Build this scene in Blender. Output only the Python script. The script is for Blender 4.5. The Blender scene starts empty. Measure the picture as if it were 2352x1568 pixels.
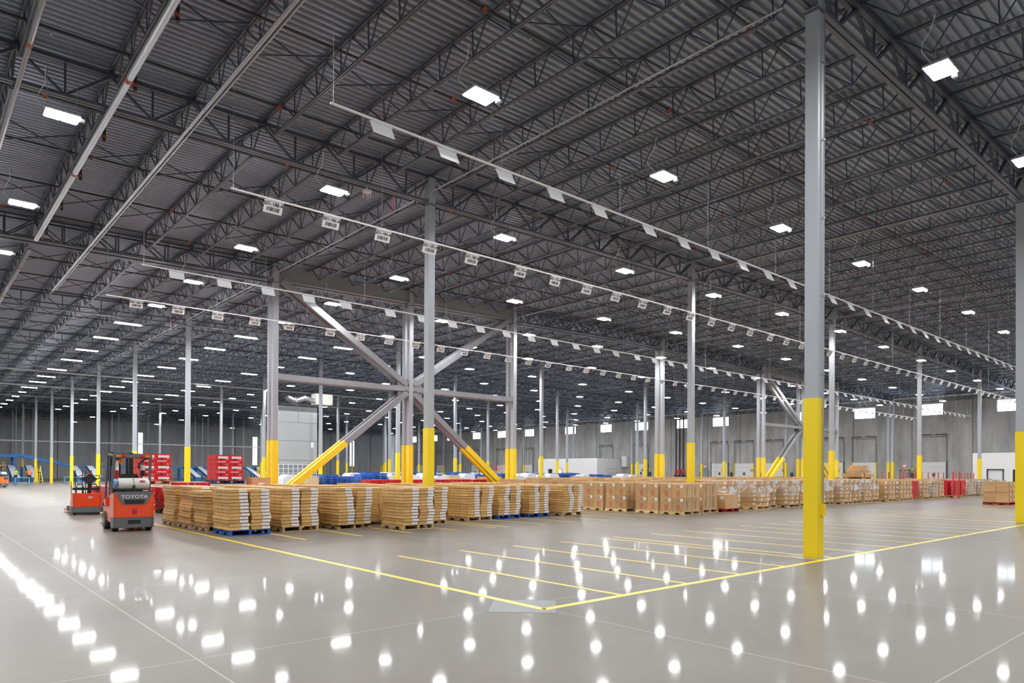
import bpy, math, random
from mathutils import Vector, Matrix
random.seed(7)
C = bpy.context.scene.collection
D = bpy.data
PI = math.pi
ORD = ['first','second','third','fourth','fifth','sixth','seventh','eighth','ninth','tenth','eleventh','twelfth','thirteenth','fourteenth','fifteenth','sixteenth','seventeenth','eighteenth','nineteenth','twentieth']
def nth(i):
    if i < 20: return ORD[i]
    t = ['twenty','thirty','forty','fifty','sixty','seventy','eighty','ninety','hundred'][(i + 1)//10 - 2]
    r = (i + 1) % 10
    return (t[:-1] + 'ieth') if r == 0 else t + '-' + ORD[r - 1]

# ------------------------------------------------------------------ materials
def mat(name, col, rough=.5, metal=0., var=0., vscale=3., bump=0., bscale=40., coat=0., emit=None, estr=0., stretch=None, spec=None):
    m = D.materials.new(name); m.use_nodes = True
    nt = m.node_tree; b = nt.nodes['Principled BSDF']
    b.inputs['Base Color'].default_value = (*col, 1); b.inputs['Roughness'].default_value = rough
    b.inputs['Metallic'].default_value = metal
    if spec is not None: b.inputs['Specular IOR Level'].default_value = spec
    if coat: b.inputs['Coat Weight'].default_value = coat; b.inputs['Coat Roughness'].default_value = .05
    if emit: b.inputs['Emission Color'].default_value = (*emit, 1); b.inputs['Emission Strength'].default_value = estr
    if var or bump:
        g = nt.nodes.new('ShaderNodeTexCoord'); mp = nt.nodes.new('ShaderNodeMapping')
        nt.links.new(g.outputs['Object'], mp.inputs[0])
        if stretch: mp.inputs['Scale'].default_value = stretch
    if var:
        n = nt.nodes.new('ShaderNodeTexNoise'); n.inputs['Scale'].default_value = vscale; n.inputs['Detail'].default_value = 4
        nt.links.new(mp.outputs[0], n.inputs['Vector'])
        o = nt.nodes.new('ShaderNodeObjectInfo')
        a = nt.nodes.new('ShaderNodeMath'); a.operation = 'MULTIPLY_ADD'; a.inputs[1].default_value = .5; 
        nt.links.new(o.outputs['Random'], a.inputs[0]); nt.links.new(n.outputs['Fac'], a.inputs[2])
        r = nt.nodes.new('ShaderNodeMapRange'); r.inputs[1].default_value = .35; r.inputs[2].default_value = 1.15
        r.inputs[3].default_value = 1 - var; r.inputs[4].default_value = 1 + var
        nt.links.new(a.outputs[0], r.inputs[0])
        v = nt.nodes.new('ShaderNodeVectorMath'); v.operation = 'SCALE'; v.inputs[0].default_value = col
        nt.links.new(r.outputs[0], v.inputs['Scale']); nt.links.new(v.outputs[0], b.inputs['Base Color'])
    if bump:
        n = nt.nodes.new('ShaderNodeTexNoise'); n.inputs['Scale'].default_value = bscale
        nt.links.new(mp.outputs[0], n.inputs['Vector'])
        bp = nt.nodes.new('ShaderNodeBump'); bp.inputs['Strength'].default_value = bump; bp.inputs['Distance'].default_value = .01
        nt.links.new(n.outputs['Fac'], bp.inputs['Height']); nt.links.new(bp.outputs[0], b.inputs['Normal'])
    return m
M = {}
M['steel'] = mat('column_grey_paint', (.41,.435,.47), .6, spec=.2, var=.05, vscale=1.5)
M['yellow'] = mat('guard_yellow', (.93,.69,.01), .5, var=.03, vscale=1.2)
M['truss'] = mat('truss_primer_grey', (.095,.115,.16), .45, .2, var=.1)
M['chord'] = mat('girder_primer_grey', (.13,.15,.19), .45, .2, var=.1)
M['brace'] = mat('brace_grey_paint', (.29,.30,.32), .65, spec=.2, var=.06)
M['pipe'] = mat('galvanised_pipe', (.42,.44,.47), .42, .6, var=.08)
M['blackpipe'] = mat('black_sprinkler_pipe', (.035,.035,.04), .5, var=.2)
M['coupling'] = mat('orange_coupling', (.50,.13,.08), .6)
M['brass'] = mat('sprinkler_brass', (.6,.5,.4), .35, .7)
M['white'] = mat('white_paint', (.82,.82,.83), .5)
M['signwhite'] = mat('sign_white', (.88,.88,.9), .45)
M['ink'] = mat('black_ink', (.02,.02,.02), .6)
M['housing'] = mat('lamp_housing', (.6,.6,.6), .4, .3)
M['lens'] = mat('lamp_lens', (1,1,1), .5, emit=(.985,.99,1), estr=232)
M['lens'].cycles.emission_sampling = 'FRONT'
M['wood'] = mat('pallet_wood', (.50,.34,.17), .75, var=.28, vscale=4, bump=.3)
M['woodlight'] = mat('new_pallet_wood', (.70,.52,.29), .75, var=.2, vscale=4, bump=.3)
M['bluewood'] = mat('blue_pallet_paint', (.012,.10,.42), .6, var=.25, vscale=6)
M['redwood'] = mat('red_pallet_paint', (.42,.02,.03), .6, var=.25, vscale=6)
M['navywood'] = mat('navy_pallet_paint', (.02,.035,.12), .6, var=.25, vscale=6)
M['strap'] = mat('plastic_strap', (.75,.70,.60), .35)
M['label'] = mat('carton_label', (.78,.78,.80), .5, var=.04, vscale=60)
M['redink'] = mat('red_print', (.6,.05,.04), .6)
M['darkgrey'] = mat('machine_dark_grey', (.075,.08,.095), .42, var=.06)
M['midgrey'] = mat('machine_mid_grey', (.13,.135,.15), .4, var=.06)
M['orange'] = mat('truck_orange', (.86,.075,.012), .32, coat=.6, var=.03, vscale=1)
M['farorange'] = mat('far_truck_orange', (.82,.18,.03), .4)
M['truckred'] = mat('pallet_truck_red', (.80,.055,.008), .28, coat=.8)
M['rubber'] = mat('rubber_tyre', (.06,.058,.055), .8)
M['rim'] = mat('wheel_rim', (.28,.27,.25), .6)
M['black'] = mat('black_plastic', (.012,.012,.014), .45)
M['tank'] = mat('tank_cream', (.62,.60,.54), .4, var=.12, vscale=5)
M['tankblue'] = mat('tank_blue', (.13,.27,.52), .4)
M['redlens'] = mat('red_lamp_lens', (.55,.015,.01), .25)
M['amber'] = mat('amber_lamp_lens', (.85,.20,.01), .25)
M['letter'] = mat('silver_lettering', (.62,.62,.62), .35)
M['blue'] = mat('conveyor_blue', (.010,.14,.40), .45, var=.15)
M['ltblue'] = mat('cart_light_blue', (.12,.38,.60), .5)
M['slide'] = mat('chute_slide_white', (.62,.64,.67), .3)
M['cab'] = mat('cabinet_grey', (.36,.38,.385), .45, var=.04)
M['cabseam'] = mat('cabinet_seam', (.16,.17,.175), .5)
M['grille'] = mat('grille_grey', (.20,.22,.25), .5, var=.3, vscale=30)
M['hiviz'] = mat('yellow_green_vest', (.50,.75,.10), .7)
M['orangeshirt'] = mat('orange_shirt', (.9,.24,.04), .7)
M['darkcloth'] = mat('dark_clothing', (.02,.02,.035), .8)
M['skin'] = mat('skin', (.45,.25,.17), .6)
M['hair'] = mat('dark_hair', (.03,.02,.015), .7)
M['door'] = mat('dock_door_white', (.80,.80,.80), .45, var=.02)
M['doorline'] = mat('door_panel_line', (.45,.46,.47), .5)
M['pdoor'] = mat('person_door_grey', (.30,.33,.37), .45)
M['track'] = mat('door_track_dark', (.07,.07,.075), .5)
M['office'] = mat('office_wall_white', (.78,.78,.79), .6)
M['exit'] = mat('exit_sign_red', (.9,.1,.1), .5, emit=(1,.12,.12), estr=1.2)
M['pane'] = mat('window_daylight', (.9,.95,1), .3, emit=(.80,.90,1), estr=13)
M['pane'].cycles.emission_sampling = 'FRONT_BACK'; M['exit'].cycles.emission_sampling = 'NONE'
M['redpost'] = mat('rack_post_red', (.62,.04,.03), .45)
M['valvered'] = mat('valve_red', (.6,.02,.02), .4)
M['green'] = mat('green_plastic', (.02,.20,.13), .5)
M['pink'] = mat('pink_streamer', (.95,.12,.35), .6)
M['tape'] = mat('floor_tape_yellow', (.88,.62,.03), .35, var=.05, vscale=2)
M['patch'] = mat('column_patch_concrete', (.24,.245,.235), .45, var=.04, spec=.2)
M['cover'] = mat('white_plastic_cover', (.72,.74,.78), .3, var=.1, vscale=8, bump=.5, bscale=8)
M['alu'] = mat('bright_foil_duct', (.6,.6,.6), .2, .9, bump=1, bscale=12)

def kraft(name, col, stripe=False):
    m = mat(name, col, .7, var=.24, vscale=1.6, bump=.15, bscale=25)
    return m
M['kraft'] = kraft('kraft_carton', (.64,.385,.135))
M['kraft2'] = kraft('tan_carton', (.56,.345,.16))
M['kraft3'] = kraft('greyish_tan_carton', (.50,.39,.28))

def red_print():
    m = D.materials.new('red_printed_carton'); m.use_nodes = True; nt = m.node_tree; b = nt.nodes['Principled BSDF']
    b.inputs['Roughness'].default_value = .35
    g = nt.nodes.new('ShaderNodeTexCoord'); 
    n = nt.nodes.new('ShaderNodeTexNoise'); n.inputs['Scale'].default_value = 9; n.inputs['Detail'].default_value = 3
    n2 = nt.nodes.new('ShaderNodeTexVoronoi'); n2.inputs['Scale'].default_value = 7
    for x in (n, n2): nt.links.new(g.outputs['Object'], x.inputs['Vector'])
    r = nt.nodes.new('ShaderNodeValToRGB'); e = r.color_ramp; e.interpolation = 'CONSTANT'
    e.elements[0].color = (.03,.02,.03,1); e.elements[0].position = 0
    e.elements[1].color = (.62,.012,.02,1); e.elements[1].position = .42
    k = e.elements.new(.60); k.color = (.55,.50,.50,1)
    k = e.elements.new(.68); k.color = (.62,.012,.02,1)
    nt.links.new(n.outputs['Fac'], r.inputs[0])
    r2 = nt.nodes.new('ShaderNodeValToRGB'); e = r2.color_ramp; e.interpolation = 'CONSTANT'
    e.elements[0].color = (0,0,0,1); e.elements[1].position = .55; e.elements[1].color = (1,1,1,1)
    nt.links.new(n2.outputs['Color'], r2.inputs[0])
    mx = nt.nodes.new('ShaderNodeMix'); mx.data_type = 'RGBA'; mx.inputs['A'].default_value = (.62,.012,.02,1)
    nt.links.new(r2.outputs[0], mx.inputs['Factor']); nt.links.new(r.outputs[0], mx.inputs['B'])
    nt.links.new(mx.outputs['Result'], b.inputs['Base Color'])
    return m
M['redprint'] = red_print()

def wrap_mat():
    m = D.materials.new('clear_stretch_film'); m.use_nodes = True; nt = m.node_tree; b = nt.nodes['Principled BSDF']
    b.inputs['Base Color'].default_value = (.92,.93,.95,1); b.inputs['Roughness'].default_value = .35
    g = nt.nodes.new('ShaderNodeTexCoord'); n = nt.nodes.new('ShaderNodeTexNoise'); n.inputs['Scale'].default_value = 2.0; n.inputs['Detail'].default_value = 4; n.inputs['Distortion'].default_value = 1.6
    nt.links.new(g.outputs['Object'], n.inputs['Vector'])
    r = nt.nodes.new('ShaderNodeMapRange'); r.inputs[1].default_value = .45; r.inputs[2].default_value = .62; r.inputs[3].default_value = .10; r.inputs[4].default_value = .8
    nt.links.new(n.outputs['Fac'], r.inputs[0]); nt.links.new(r.outputs[0], b.inputs['Alpha'])
    bp = nt.nodes.new('ShaderNodeBump'); bp.inputs['Strength'].default_value = .6; bp.inputs['Distance'].default_value = .02
    nt.links.new(n.outputs['Fac'], bp.inputs['Height']); nt.links.new(bp.outputs[0], b.inputs['Normal'])
    return m
M['film'] = wrap_mat()

def floor_mat():
    m = D.materials.new('polished_concrete'); m.use_nodes = True; nt = m.node_tree; b = nt.nodes['Principled BSDF']
    N = nt.nodes.new; L = nt.links.new
    g = N('ShaderNodeNewGeometry'); 
    n = N('ShaderNodeTexNoise'); n.inputs['Scale'].default_value = .22; n.inputs['Detail'].default_value = 8; n.inputs['Roughness'].default_value = .6
    n2 = N('ShaderNodeTexNoise'); n2.inputs['Scale'].default_value = 1.3; n2.inputs['Detail'].default_value = 5; n2.inputs['Roughness'].default_value = .55
    L(g.outputs['Position'], n.inputs['Vector']); L(g.outputs['Position'], n2.inputs['Vector'])
    r = N('ShaderNodeValToRGB'); e = r.color_ramp
    e.elements[0].position = .3; e.elements[0].color = (.155,.137,.119,1)
    e.elements[1].position = .72; e.elements[1].color = (.218,.195,.172,1)
    L(n.outputs['Fac'], r.inputs[0])
    r2 = N('ShaderNodeMapRange'); r2.inputs[1].default_value = .1; r2.inputs[2].default_value = .9; r2.inputs[3].default_value = .86; r2.inputs[4].default_value = 1.14
    L(n2.outputs['Fac'], r2.inputs[0])
    v = N('ShaderNodeVectorMath'); v.operation = 'SCALE'; L(r.outputs[0], v.inputs[0]); L(r2.outputs[0], v.inputs['Scale'])
    sx = N('ShaderNodeSeparateXYZ'); L(g.outputs['Position'], sx.inputs[0])
    def joint(out, off, sp, w):
        a = N('ShaderNodeMath'); a.operation = 'SUBTRACT'; a.inputs[1].default_value = off - 50*sp; L(out, a.inputs[0])
        md = N('ShaderNodeMath'); md.operation = 'MODULO'; md.inputs[1].default_value = sp; L(a.outputs[0], md.inputs[0])
        lt = N('ShaderNodeMath'); lt.operation = 'LESS_THAN'; lt.inputs[1].default_value = w; L(md.outputs[0], lt.inputs[0])
        return lt.outputs[0]
    j1 = joint(sx.outputs['X'], 1.88, 3.774, .014); j2 = joint(sx.outputs['Y'], 1.84, 4.34, .012)
    mxm = N('ShaderNodeMath'); mxm.operation = 'MAXIMUM'; L(j1, mxm.inputs[0]); L(j2, mxm.inputs[1])
    sc = N('ShaderNodeMath'); sc.operation = 'MULTIPLY'; sc.inputs[1].default_value = .55; L(mxm.outputs[0], sc.inputs[0])
    mx = N('ShaderNodeMix'); mx.data_type = 'RGBA'; mx.inputs['B'].default_value = (.55,.50,.45,1)
    L(sc.outputs[0], mx.inputs['Factor']); L(v.outputs[0], mx.inputs['A']); L(mx.outputs['Result'], b.inputs['Base Color'])
    b.inputs['Specular IOR Level'].default_value = .10
    rr = N('ShaderNodeMapRange'); rr.inputs[1].default_value = .1; rr.inputs[2].default_value = .9; rr.inputs[3].default_value = .34; rr.inputs[4].default_value = .44
    L(n2.outputs['Fac'], rr.inputs[0]); L(rr.outputs[0], b.inputs['Roughness'])
    b.inputs['Coat Weight'].default_value = .145; b.inputs['Coat Roughness'].default_value = .058; b.inputs['Coat IOR'].default_value = 1.4; b.inputs['Anisotropic'].default_value = 0
    n3 = N('ShaderNodeTexNoise'); n3.inputs['Scale'].default_value = 1.1; n3.inputs['Detail'].default_value = 2; L(g.outputs['Position'], n3.inputs['Vector'])
    bp = N('ShaderNodeBump'); bp.inputs['Strength'].default_value = .04; bp.inputs['Distance'].default_value = .002
    L(n3.outputs['Fac'], bp.inputs['Height'])
    return m
M['floor'] = floor_mat()

def wall_mat(name, c0, c1):
    m = D.materials.new(name); m.use_nodes = True; nt = m.node_tree; b = nt.nodes['Principled BSDF']
    N = nt.nodes.new; L = nt.links.new
    b.inputs['Roughness'].default_value = .75
    g = N('ShaderNodeNewGeometry'); mp = N('ShaderNodeMapping'); mp.inputs['Scale'].default_value = (1,1,.25); L(g.outputs['Position'], mp.inputs[0])
    n = N('ShaderNodeTexNoise'); n.inputs['Scale'].default_value = .9; n.inputs['Detail'].default_value = 9; n.inputs['Roughness'].default_value = .62; L(mp.outputs[0], n.inputs['Vector'])
    r = N('ShaderNodeValToRGB'); e = r.color_ramp; e.elements[0].position = .3; e.elements[0].color = (*c0,1); e.elements[1].position = .7; e.elements[1].color = (*c1,1)
    L(n.outputs['Fac'], r.inputs[0]); L(r.outputs[0], b.inputs['Base Color'])
    return m
M['wallR'] = wall_mat('tilt_up_concrete', (.30,.30,.295), (.56,.56,.545))
M['wallL'] = wall_mat('grey_painted_concrete', (.40,.415,.44), (.58,.59,.61))
M['deck'] = mat('roof_deck_steel', (.31,.36,.45), .42, .5, var=.12, vscale=.5)

# ------------------------------------------------------------------ mesh helper
class MB:
    def __init__(s): s.v = []; s.f = []
    def quadbox(s, p):   # 8 corners: 4 of one end then 4 of other
        b = len(s.v); s.v += [tuple(q) for q in p]
        s.f += [(b,b+3,b+2,b+1),(b+4,b+5,b+6,b+7),(b,b+1,b+5,b+4),(b+1,b+2,b+6,b+5),(b+2,b+3,b+7,b+6),(b+3,b,b+4,b+7)]
        return s
    def box(s, cx, cy, cz, sx, sy, sz, rz=0):
        c, q = math.cos(rz), math.sin(rz); P = []
        for dz in (-.5,.5):
            for dx, dy in ((-.5,-.5),(.5,-.5),(.5,.5),(-.5,.5)):
                x, y = dx*sx, dy*sy
                P.append((cx + x*c - y*q, cy + x*q + y*c, cz + dz*sz))
        return s.quadbox(P)
    def bb(s, x0, x1, y0, y1, z0, z1): return s.box((x0+x1)/2, (y0+y1)/2, (z0+z1)/2, x1-x0, y1-y0, z1-z0)
    def bar(s, a, b, w, h, up=(0,0,1)):
        a = Vector(a); b = Vector(b); d = (b - a).normalized(); up = Vector(up)
        if abs(d.dot(up)) > .99: up = Vector((1,0,0))
        r = d.cross(up).normalized(); u = r.cross(d)
        P = []
        for q in (a, b):
            for i, j in ((-.5,-.5),(.5,-.5),(.5,.5),(-.5,.5)): P.append(q + r*(i*w) + u*(j*h))
        return s.quadbox(P)
    def tube(s, pts, r, n=8, cap=True):
        pts = [Vector(p) for p in pts]; m = len(pts); b0 = len(s.v)
        for i, p in enumerate(pts):
            d = (pts[min(i+1, m-1)] - pts[max(i-1, 0)]).normalized()
            up = Vector((0,0,1)) if abs(d.z) < .95 else Vector((1,0,0))
            x = d.cross(up).normalized(); y = x.cross(d)
            rr = r[i] if isinstance(r, (list, tuple)) else r
            for k in range(n):
                t = 2*PI*k/n; s.v.append(tuple(p + x*(math.cos(t)*rr) + y*(math.sin(t)*rr)))
        for i in range(m - 1):
            for k in range(n):
                a = b0 + i*n + k; c = b0 + i*n + (k+1) % n
                s.f.append((a, a+n, c+n, c))
        if cap:
            s.f.append(tuple(b0 + k for k in range(n))); s.f.append(tuple(b0 + (m-1)*n + k for k in reversed(range(n))))
        return s
    def prism(s, poly, z0, z1, axis='z'):
        b = len(s.v); n = len(poly)
        for z in (z0, z1):
            for (x, y) in poly:
                s.v.append((x, y, z) if axis == 'z' else ((z, x, y) if axis == 'x' else (x, z, y)))
        s.f.append(tuple(b + k for k in reversed(range(n)))); s.f.append(tuple(b + n + k for k in range(n)))
        for k in range(n): s.f.append((b+k, b+(k+1) % n, b+n+(k+1) % n, b+n+k))
        return s
    def mesh(s, name, m, smooth=False):
        me = D.meshes.new(name); me.from_pydata(s.v, [], s.f)
        if m is not None: me.materials.append(m)
        if smooth:
            for p in me.polygons: p.use_smooth = True
        me.update(); return me
    def build(s, name, m, parent=None, smooth=False, loc=None, bevel=0):
        me = s.mesh(name, m, smooth)
        if bevel:
            import bmesh
            bm = bmesh.new(); bm.from_mesh(me)
            bmesh.ops.recalc_face_normals(bm, faces=bm.faces)
            bmesh.ops.bevel(bm, geom=list(bm.edges), offset=bevel, segments=2, affect='EDGES', clamp_overlap=True)
            bm.to_mesh(me); bm.free()
        return link(name, me, parent, loc)
def link(name, me, parent=None, loc=None, rot=None):
    o = D.objects.new(name, me); C.objects.link(o); o.parent = parent
    if loc is not None: o.location = loc
    if rot is not None: o.rotation_euler = rot
    return o
def tag(o, label, cat, group=None, kind=None):
    o['label'] = label; o['category'] = cat
    if group: o['group'] = group
    if kind: o['kind'] = kind
    return o
def thing(name, label, cat, loc=(0,0,0), rz=0, group=None):
    o = D.objects.new(name, None); C.objects.link(o); o.location = loc; o.rotation_euler = (0,0,rz); o.empty_display_size = .2
    return tag(o, label, cat, group)
def struct(o, label=None, cat=None):
    o['kind'] = 'structure'
    if label: o['label'] = label
    if cat: o['category'] = cat
    return o
KIDS = {}
def kids(o):
    if o.name not in KIDS: KIDS[o.name] = list(o.children)
    return KIDS[o.name]
def dup(root, loc, rz=0, label=None, group=None, rot=None):
    def cp(o, par):
        c = o.copy(); C.objects.link(c)
        if par is not None: c.parent = par
        for ch in kids(o): cp(ch, c)
        return c
    r = cp(root, None); r.location = loc; r.rotation_euler = rot if rot else (0,0,rz)
    if label: r['label'] = label
    if group: r['group'] = group
    return r
class Proto:
    """first use hands out the original, later uses hand out copies"""
    def __init__(s, root): s.r = root; s.used = False
    def put(s, loc, rz=0, label=None, group=None, rot=None):
        if not s.used:
            s.used = True; kids(s.r)
            for k in s.r.children: kids(k)
            s.r.location = loc; s.r.rotation_euler = rot if rot else (0,0,rz)
            if label: s.r['label'] = label
            if group: s.r['group'] = group
            return s.r
        return dup(s.r, loc, rz, label, group, rot)

def text_mesh(body, size, extrude=.001):
    fc = D.curves.new('t', 'FONT'); fc.body = body; fc.size = size; fc.align_x = 'CENTER'; fc.align_y = 'CENTER'; fc.extrude = extrude; fc.resolution_u = 3; fc.offset = .0022*size/.1
    o = D.objects.new('t', fc); C.objects.link(o); bpy.context.view_layer.update()
    me = D.meshes.new_from_object(o.evaluated_get(bpy.context.evaluated_depsgraph_get()))
    D.objects.remove(o); D.curves.remove(fc); return me
# ------------------------------------------------------------------ layout (metres; X runs right-away, Y left-away)
AX, AY, SX, SY = 13.177, 6.178, 15.097, 13.019
def rowY(i): return AY + SY*i + (.03 if i >= 2 else 0) + (.03 if i > 2 else 0)
def colX(j): return AX + SX*j
def ch(x): return 11.10 - .0190*abs(x - 40.)          # girder bottom chord height (roof ridge at X=40)
XW, YW, XB, YB = 92.5, 152., -22., -18.                # room extents
GD, DECK = .84, .98                                    # girder depth, deck underside above the chord

# ------------------------------------------------------------------ shell
f = MB(); f.bb(XB, XW, YB, YW, -.3, 0); struct(f.build('floor', M['floor']))
m = MB(); pitch = .2032; ny = int((YW - YB)/pitch) + 1
xs = [XB, 40., XW]; prof = [(0,0),(.075,0),(.10,.06),(.178,.06)]
for i in range(ny):
    for (py, pz) in prof:
        for x in xs: m.v.append((x, YB + i*pitch + py, ch(x) + DECK + pz))
rows = ny*4
for r in range(rows - 1):
    for k in range(2):
        a = r*3 + k; m.f.append((a, a+1, a+4, a+3))
b = len(m.v)
m.v += [(x, y, ch(x) + DECK + .3) for y in (YB, YW) for x in xs]; m.f += [(b,b+1,b+4,b+3),(b+1,b+2,b+5,b+4)]
struct(m.build('ceiling', M['deck']))
def poly_wall(name, x0, x1, y0, y1, mt):
    m = MB(); zt = max(ch(x0), ch(x1), ch(40) if min(x0,x1) < 40 < max(x0,x1) else 0) + DECK + .3
    return m.bb(min(x0,x1), max(x0,x1), min(y0,y1), max(y0,y1), 0, zt)
# dock wall (right) with real window openings
WIN = [(22.46,20.55),(30.23,27.85),(38.05,35.48),(45.9,43.6),(58.93,56.26),(65.49,62.9),(73.8,71.15),(81.5,79.0),(90.22,87.54),(101.4,98.74),(109.7,106.93),(118.02,115.3),(127.4,124.6),(134.0,131.3),(142.6,140.0),(14.6,11.9),(7,4.3)]
DOORS = [(30.08,27.5),(38.15,35.4),(42.11,39.4),(50.34,47.7),(55.02,52.2),(59.06,56.3),(73.84,71.1),(81.4,78.6),(101.73,98.9),(109.64,106.8),(118.41,115.6),(131.45,128.7),(139.75,137.0),(124.9,122.1),(146.6,143.8)]
m = MB(); WZ0, WZ1 = 8.69, 10.06
edges = sorted([(min(a), max(a)) for a in WIN]); y = YB
m.bb(XW, XW+.3, YB, YW+.3, 0, WZ0); m.bb(XW, XW+.3, YB, YW+.3, WZ1, 11.5)
for a, b_ in edges + [(YW+.3, 0)]:
    if a > y: m.bb(XW, XW+.3, y, a, WZ0, WZ1)
    y = b_
struct(m.build('wall_right', M['wallR']))
LW = [(34.7,35.8,2.4,9.07),(57.75,58.75,2.9,9.07),(81.4,82.5,2.9,9.0),(91.1,91.6,.9,10.8),(86.3,89.3,.1,1.35)]
m = MB(); y = XB
xs_ = sorted(LW); x = XB
for (a, b_, z0, z1) in xs_ + [(XW, 0, 0, 0)]:
    m.bb(x, a, YW, YW+.3, 0, 12.4)
    if b_:
        m.bb(a, b_, YW, YW+.3, 0, z0); m.bb(a, b_, YW, YW+.3, z1, 12.4)
    x = b_
struct(m.build('wall_left', M['wallL']))
m = MB(); m.bb(XB, XW, YB-.3, YB, 0, 12.4); struct(m.build('wall_back', M['wallR']))
m = MB(); m.bb(XB-.3, XB, YB, YW, 0, 12.4); struct(m.build('wall_near', M['wallR']))
# panel joints (recessed dark reveals)
for i, yy in enumerate((14.7,24.8,31.2,38.15,41.1,45.5,54.3,59.8,66.5,74.6,82.4,88.1,95.8,106,111.5,120.5,137.4)):
    m = MB(); m.bb(XW-.012, XW+.01, yy-.05, yy+.05, 0, 11.4); struct(m.build('trim_%d' % (i+1), M['cabseam']))
for i, xx in enumerate((7,14.5,21.5,29.9,36.8,44.1,53.9,63.6,70.5,76.3,86.9,91.9)):
    m = MB(); m.bb(xx-.05, xx+.05, YW-.012, YW+.01, 0, 11.8); struct(m.build('trim_%d' % (i+18), M['ink']))
k = 1
for (a, b_) in WIN:
    y0, y1 = min(a,b_), max(a,b_)
    w = struct(MB().bb(XW+.16, XW+.18, y0, y1, WZ0, WZ1).build('window_%d' % k, M['pane'])); 
    fr = MB(); 
    for q in ((y0,y0+.05),(y1-.05,y1),((y0+y1)/2-.025,(y0+y1)/2+.025)): fr.bb(XW+.08, XW+.16, *q, WZ0, WZ1)
    fr.bb(XW+.08, XW+.16, y0, y1, WZ0, WZ0+.05); fr.bb(XW+.08, XW+.16, y0, y1, WZ1-.05, WZ1)
    fr.build('window_frame', M['pdoor'], w); k += 1
for (a, b_, z0, z1) in LW:
    w = struct(MB().bb(a, b_, YW+.16, YW+.18, z0, z1).build('window_%d' % k, M['pane']))
    fr = MB()
    n = max(1, round((z1-z0)/1.1))
    for i in range(n+1): 
        zz = z0 + (z1-z0)*i/n; fr.bb(a, b_, YW+.1, YW+.15, zz-.02, zz+.02)
    fr.build('window_frame', M['cabseam'], w); k += 1
# dock doors
k = 1
for (a, b_) in DOORS:
    y0, y1 = min(a,b_), max(a,b_); cy = (y0+y1)/2; ht = 3.07
    d = MB().bb(XW-.09, XW-.03, y0, y1, 0, ht).build('door_%d' % k, M['door']); struct(d)
    ln = MB()
    for z in (.6,1.22,1.84,2.46): ln.bb(XW-.10, XW-.09, y0, y1, z-.012, z+.012)
    ln.build('panel_line', M['doorline'], d)
    MB().bb(XW-.105, XW-.09, cy-.17, cy+.17, 1.35, 1.75).build('door_window', M['track'], d)
    MB().bb(XW-.14, XW-.09, cy-.2, cy+.2, .95, 1.05).build('door_handle', M['ink'], d)
    fr = MB(); fr.bb(XW-.14, XW, y0-.12, y0, 0, ht+.1); fr.bb(XW-.14, XW, y1, y1+.12, 0, ht+.1); fr.build('door_jamb', M['yellow'] if k in (2,4,5) else M['track'], d)
    tr = MB()
    for s_ in (y0-.1, y1+.1): tr.tube([(XW-.12, s_, ht), (XW-.14, s_, 5.6), (XW-.25, s_, 6.1), (XW-.3, s_, 6.35)], .035, 6)
    tr.bb(XW-.3, XW-.22, y0-.1, y0+1.1, 6.32, 6.42); tr.bb(XW-.3, XW-.22, y1-1.1, y1+.1, 6.32, 6.42); tr.bb(XW-.28, XW-.24, y0-.1, y1+.1, 6.1, 6.14)
    tr.build('door_track', M['track'], d); k += 1
for yy, L_ in ((60.2,'grey exit door beside the white dock door near the three red valves'), (32.0,'grey exit door to the right of the pair of yellow guarded columns')):
    d = MB().bb(XW-.08, XW-.02, yy-.48, yy+.48, 0, 2.12).build('door_%d' % k, M['pdoor']); struct(d, L_); k += 1
    fr = MB(); fr.bb(XW-.1, XW, yy-.56, yy-.48, 0, 2.2); fr.bb(XW-.1, XW, yy+.48, yy+.56, 0, 2.2); fr.bb(XW-.1, XW, yy-.56, yy+.56, 2.12, 2.2); fr.build('door_frame', M['cabseam'], d)
    MB().bb(XW-.12, XW-.08, yy-.4, yy+.4, 1.0, 1.06).build('push_bar', M['pipe'], d)
    s = thing('exit_sign', 'small red EXIT sign above the grey door ' + ('beside the red valves' if yy > 50 else 'farther from the red valves'), 'sign', (XW-.06, yy, 2.62), 0, 'exit signs over the grey doors')
    MB().bb(-.04, .05, -.2, .2, -.13, .13).build('sign_box', M['signwhite'], s)
    me = text_mesh('EXIT', .17, .003); me.materials.append(M['exit']); me.name = 'sign_lettering'
    o = link('sign_lettering', me, s, (-.045, 0, 0), (PI/2, 0, -PI/2))

# ------------------------------------------------------------------ office boxes against the dock wall
def office(name, x0, y0, y1, h, openings, label):
    m = MB(); m.bb(x0, XW-.01, y0, y1, h-.12, h); yy = y0
    for (a, b_, z0, z1) in sorted(openings):
        m.bb(x0, x0+.15, yy, a, 0, h-.12)
        if z0 > 0: m.bb(x0, x0+.15, a, b_, 0, z0)
        m.bb(x0, x0+.15, a, b_, z1, h-.12); yy = b_
    m.bb(x0, x0+.15, yy, y1, 0, h-.12)
    m.bb(x0+.15, XW-.01, y1-.15, y1, 0, h-.12); m.bb(x0+.15, XW-.01, y0, y0+.15, 0, h-.12)
    return struct(m.build(name, M['office']), label)
office('wall_office_middle', 86, 76.5, 90.6, 4.0, [(87.0,88.0,0,2.2),(84.7,85.5,1.0,2.2)], 'white office enclosure with black doorway against the concrete wall')
d = struct(MB().bb(86.03, 86.08, 87.02, 87.98, 0, 2.18).build('door_%d' % k, M['black']), 'black doorway in the middle white office'); k += 1
w = struct(MB().bb(86.06, 86.08, 84.7, 85.5, 1.0, 2.2).build('window_40', mat('office_window_glow', (.8,.85,.85), .3, emit=(.8,.88,.9), estr=.55)))
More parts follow.
